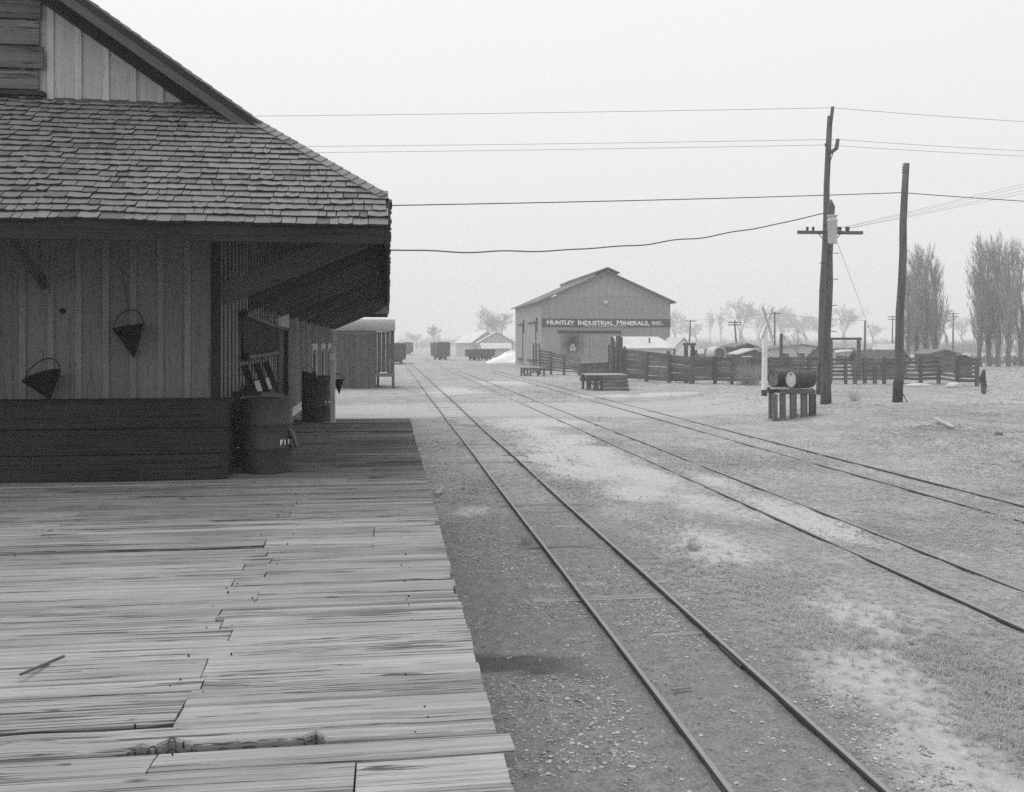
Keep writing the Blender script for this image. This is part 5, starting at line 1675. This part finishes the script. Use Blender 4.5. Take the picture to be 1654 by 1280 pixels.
for i, (px, D, yt) in enumerate(((1468, 100, 430), (1481, 104, 408), (1496, 101, 403), (1511, 103, 418))):
    tree('poplar_tree', 'poplar%d' % (i % 3), gl(px, D), CAMH + (HY - yt) / F * D, i * 1.3, PL[0][i], 'poplars beside the bare pole')
for i, (px, D, yt) in enumerate(((1583, 105, 400), (1597, 108, 388), (1612, 105, 384), (1630, 106, 392), (1650, 108, 398))):
    tree('poplar_tree', 'poplar%d' % ((i + 1) % 3), gl(px, D), CAMH + (HY - yt) / F * D, i * 1.9 + .4, PL[1][i], 'poplars beyond the fence end')
for i, (px, D, yt, wdt, lab) in enumerate((
    (1200, 400, 478, 1.3, 'broad bare tree behind the leaning distant pole'),
    (1272, 440, 494, 1.5, 'broad faint bare tree behind the lone post'),
    (1305, 430, 497, 1.4, 'bare tree rising behind the drum stand'),
    (1366, 380, 490, 1.25, 'rounded bare tree just right of the two close utility poles'),
    (1097, 430, 500, 1.4, 'faint bare tree just past the warehouse corner'),
    (815, 330, 490, 1.2, 'bare tree behind the houses beside the warehouse'),
    (792, 420, 510, 1.2, 'faint bare tree above the pale gabled houses'),
    (705, 330, 524, 1.1, 'small bare tree behind the lone boxcar'),
    (1532, 260, 480, 1.0, 'thin bare tree between the two poplar groups'),
    (1148, 460, 498, .42, 'slim faint tree left of the leaning distant pole'),
    (1166, 450, 501, .38, 'slim faint tree beside the leaning distant pole'),
    (1128, 480, 512, 1.3, 'low faint tree behind the derelict trucks'),
    (1228, 470, 500, 1.3, 'faint tree behind the crossing sign'),
    (1252, 500, 496, 1.4, 'faint tree behind the distant straight pole'),
    (1338, 470, 503, 1.4, 'faint tree hidden partly by the two close utility poles'),
    (1412, 520, 520, 1.4, 'low faint tree above the dark hipped shelter'),
    (1560, 420, 510, 1.3, 'faint tree behind the tire pile'),
    (675, 480, 534, 1.5, 'low faint tree left of the lone boxcar'))):
    tree('bare_tree', 'round%d' % (i % 3), gl(px, D), CAMH + (HY - yt) / F * D, i * 2.1, lab, 'bare trees in the haze', wdt * 1.25)
tree('bare_tree', 'snag', gl(1293, 90), 4.2, .4, 'stunted forked bare tree behind the fence by the drum stand', 'bare trees in the haze', 1.2)

def scrub_line():
    """a far belt of brush along the horizon, one mass"""
    r = np.random.default_rng(9); segs = []
    def belt(px0, px1, Dm, hgt, n):
        for _ in range(n):
            px = r.uniform(px0, px1); D = Dm * r.uniform(.9, 1.15); p = gl(px, D); p = np.array(p)
            H = hgt * r.uniform(.35, 1.0)
            for k in range(7):
                d = np.array([r.normal(0, .35), r.normal(0, .2), 1.0]); d /= np.linalg.norm(d)
                q = p + d * H * r.uniform(.5, 1.0)
                segs.append((p, q, .10, .03))
                for j in range(3):
                    s = p + (q - p) * r.uniform(.3, .9); segs.append((s, s + rvec(r, d, .6) * H * .3, .05, .02))
    belt(640, 1000, 520, 8.0, 300); belt(1080, 1460, 430, 6.5, 420); belt(1440, 1720, 260, 4.5, 320)
    belt(1500, 1720, 118, 1.8, 160)
    return seg_mesh(segs, M['twig'], 3)
tag(obj('far_scrub', scrub_line()), 'far belt of leafless brush fading along the horizon', 'brush', None, 'stuff')

# ---------------------------------------------------------------- dry grass, weeds and stones
def blades(N, seed, region, dens, hfun, wfun, per):
    r = np.random.default_rng(seed)
    x = np.empty(0); y = np.empty(0)
    while len(x) < N:
        a, b_ = region(r, N)
        keep = r.random(len(a)) < dens(a, b_)
        x = np.concatenate([x, a[keep]]); y = np.concatenate([y, b_[keep]])
    x = x[:N]; y = y[:N]
    z = gz(x, y) - .01
    X = np.repeat(x, per); Y = np.repeat(y, per); Z = np.repeat(z, per)
    n = N * per
    dist = np.hypot(X, Y)
    h = hfun(X, Y) * r.uniform(.45, 1.15, n)
    wd = wfun(dist) * r.uniform(.7, 1.3, n)
    az = r.uniform(0, 2 * math.pi, n)
    lean = r.uniform(.3, 2.0, n)
    rad = h * r.uniform(0, .55, n)
    a2 = r.uniform(0, 2 * math.pi, n)
    bx_, by_ = X + rad * np.cos(a2), Y + rad * np.sin(a2)
    dx, dy = np.cos(az), np.sin(az)
    sx2, sy2 = -dy * wd, dx * wd
    mx, my, mz = bx_ + dx * h * lean * .3, by_ + dy * h * lean * .3, Z + h * .62
    tx_, ty_, tz_ = bx_ + dx * h * lean * .85, by_ + dy * h * lean * .85, Z + h * (1.05 - .42 * np.minimum(lean, 1.8))
    V = np.stack([np.stack([bx_ - sx2, by_ - sy2, Z], -1), np.stack([bx_ + sx2, by_ + sy2, Z], -1),
                  np.stack([mx + sx2 * .7, my + sy2 * .7, mz], -1), np.stack([mx - sx2 * .7, my - sy2 * .7, mz], -1),
                  np.stack([tx_, ty_, tz_], -1)], 1).reshape(-1, 3)
    b0 = np.arange(n)[:, None] * 5
    T = np.concatenate([b0 + np.array([[0, 1, 2]]), b0 + np.array([[0, 2, 3]]), b0 + np.array([[3, 2, 4]])], 0)
    return V, T

def grass_dens(x, y):
    rd = np.min([np.minimum(np.abs(x - t - .465), np.abs(x - t + .465)) for t in TRACKS], axis=0)
    k = sstep(.03, .07, rd)
    patch = sstep(.38, .62, fbm(x * .55 + 3, y * .42, 4))
    base = .25 + .75 * patch
    base = base * (1 - .93 * sand_mask(x, y)) * (1 - .97 * road_mask(x, y)) * (1 - .94 * gravel_mask(x, y))
    base = base * np.where((x < .62) & (y < 18.6), 0, 1) * np.where((x < 3.2) & (y < 30), .35, 1)
    base = base * np.where(np.abs(x - 2.51) < .5, .35, 1)
    base = base * np.where((x < 0) & (y < 34), 0, 1)
    base = np.maximum(base, .85 * sstep(.42, .12, rd) * (x > 4.5) * sstep(.35, .6, fbm(x * .3 + 1, y * .8, 3)) * (1 - road_mask(x, y)))
    return base * k
def hf(x, y):
    t = sstep(.5, .75, fbm(x * .5 + 3, y * .4, 4))
    return (.035 + .05 * t) * (1 + .5 * sstep(11.5, 15, x)) * (1 + .4 * sstep(20, 60, y))
def reg_near(r, n):
    D = 4.2 + 22 * r.random(n) ** 1.3; u = r.uniform(-.45, .62, n)
    return D * (SN + u * CS), D * (CS - u * SN)
def reg_far(r, n):
    D = 24 + 75 * r.random(n) ** 1.25; u = r.uniform(-.16, .62, n)
    return D * (SN + u * CS), D * (CS - u * SN)
V1, T1_ = blades(20000, 3, reg_near, grass_dens, hf, lambda d: .0016 + .00022 * d, 11)
V2_, T2_ = blades(12000, 4, reg_far, grass_dens, lambda x, y: hf(x, y) * .85, lambda d: .0016 + .00024 * d, 9)
gv = np.concatenate([V1, V2_]); gt_ = np.concatenate([T1_, T2_ + len(V1)])
tag(obj('dry_grass', fast_mesh(gv, gt_, M['grass'])), 'short pale dry grass matted over the yard between the tracks', 'grass', None, 'stuff')

# a few taller weed tufts one can pick out
wr = random.Random(17)
def weed(px, py, s, label):
    c = PG(px, py)
    r = np.random.default_rng(int(px + py)); segs = []
    for k in range(90 if s < 1 else 380):
        d = np.array([r.normal(0, .55), r.normal(0, .55), 1.0]); d /= np.linalg.norm(d)
        p = np.array([r.normal(0, .12), r.normal(0, .12), -.01]) * s; q = p + d * s * r.uniform(.3, .6); e = q + (d + np.array([0, 0, -.55 * r.random()])) * s * r.uniform(.1, .35)
        segs.append((p, q, .004 * s, .003 * s)); segs.append((q, e, .003 * s, .0012 * s))
    tag(obj('weed_tuft', seg_mesh(segs, M['grass'], 3), None, Matrix.Translation(c)), label, 'weed', 'weed tufts')
weed(1210, 622, 2.2, 'big pale tumbleweed against the fence beside the crossing sign')
weed(1262, 622, 1.5, 'tumbleweed lodged against the fence behind the drum stand')
weed(940, 604, 2.2, 'tumbleweed heaped at the low board wing wall')
weed(1380, 648, .8, 'low weed clump between the crossarm pole and the bare pole')
weed(850, 880, .30, 'small grass tuft against the near rail of the platform track')
weed(1120, 890, .28, 'small grass tuft by the bright sandy patch')

def stones(N, seed, reg, dens, smin, smax):
    r = np.random.default_rng(seed)
    x = np.empty(0); y = np.empty(0)
    while len(x) < N:
        a, b_ = reg(r, N); k = r.random(len(a)) < dens(a, b_); x = np.concatenate([x, a[k]]); y = np.concatenate([y, b_[k]])
    x = x[:N]; y = y[:N]; z = gz(x, y)
    s = smin + (smax - smin) * r.random(N) ** 3.0
    oct_ = np.array([[1, 0, 0], [0, 1, 0], [-1, 0, 0], [0, -1, 0], [0, 0, .75], [0, 0, -.6], [.65, .65, .45], [-.6, .6, .5], [-.65, -.6, .4], [.6, -.65, .45]], float)
    Fi = np.array([[0, 6, 4], [6, 1, 4], [1, 7, 4], [7, 2, 4], [2, 8, 4], [8, 3, 4], [3, 9, 4], [9, 0, 4], [0, 1, 6], [1, 2, 7], [2, 3, 8], [3, 0, 9], [1, 0, 5], [2, 1, 5], [3, 2, 5], [0, 3, 5]])
    Vv = oct_[None] * (1 + r.normal(0, .16, (N, 10, 3))) * s[:, None, None] * np.stack([r.uniform(.7, 1.3, N), r.uniform(.7, 1.3, N), r.uniform(.5, .9, N)], -1)[:, None, :]
    a = r.uniform(0, 6.28, N); ca_, sa = np.cos(a)[:, None], np.sin(a)[:, None]
    Vx = Vv[:, :, 0] * ca_ - Vv[:, :, 1] * sa + x[:, None]; Vy = Vv[:, :, 0] * sa + Vv[:, :, 1] * ca_ + y[:, None]
    Vz = Vv[:, :, 2] + z[:, None] + s[:, None] * .1
    V = np.stack([Vx, Vy, Vz], -1).reshape(-1, 3)
    T = (np.arange(N)[:, None, None] * 10 + Fi[None]).reshape(-1, 3)
    return fast_mesh(V, T, stone_m)
def _sm():
    b = NB('loose_stone')
    isl = b.n('ShaderNodeNewGeometry').outputs['Random Per Island']
    v = b.coords('Object', False)
    k = b.math('ADD', b.math('MULTIPLY', b.math('POWER', isl, 1.4), .34), b.math('ADD', .16, b.math('MULTIPLY', b.noise(v, 60, 3), .1)))
    cc = b.n('ShaderNodeCombineColor')
    for i in range(3): b.l(k, cc.inputs[i])
    return b.done(cc.outputs[0], .9, .2)
stone_m = _sm()
def reg_g(r, n):
    return r.uniform(.35, 3.6, n), 3.6 + 12 * r.random(n) ** 1.3
def dens_g(x, y):
    return gravel_mask(x, y) * (.12 + .88 * sstep(.50, .66, fbm(x * .8 + 2, y * .7, 3)) + .9 * ((x < 1.8) & (y < 7.35) & (y > 5.6)) * 3) * (1 - .9 * wet_mask(x, y)) * (sstep(.05, .1, np.minimum(np.abs(x - 2.045), np.abs(x - 2.975))))
tag(obj('gravel', stones(20000, 8, reg_g, dens_g, .003, .019)), 'loose gravel scattered between the platform edge and the near track', 'gravel', None, 'stuff')

# ---------------------------------------------------------------- hazy air
hz = NB('hazy_air')
hz.t.nodes.remove(hz.b)
pv = hz.n('ShaderNodeVolumePrincipled')
pv.inputs['Color'].default_value = g(.97)
pv.inputs['Density'].default_value = HAZE
hz.l(pv.outputs[0], hz.t.nodes['Material Output'].inputs['Volume'])
lo, hi = Vector((-930, -120, -2.0)), Vector((930, 1530, 31.0))
Vh = [(x, y, z) for x in (lo.x, hi.x) for y in (lo.y, hi.y) for z in (lo.z, hi.z)]
hzo = mobj('haze', Vh, [(0, 1, 3, 2), (4, 6, 7, 5), (0, 4, 5, 1), (2, 3, 7, 6), (0, 2, 6, 4), (1, 5, 7, 3)], hz.m)
tag(hzo, 'pale winter haze filling the air over the yard', 'haze', None, 'stuff')
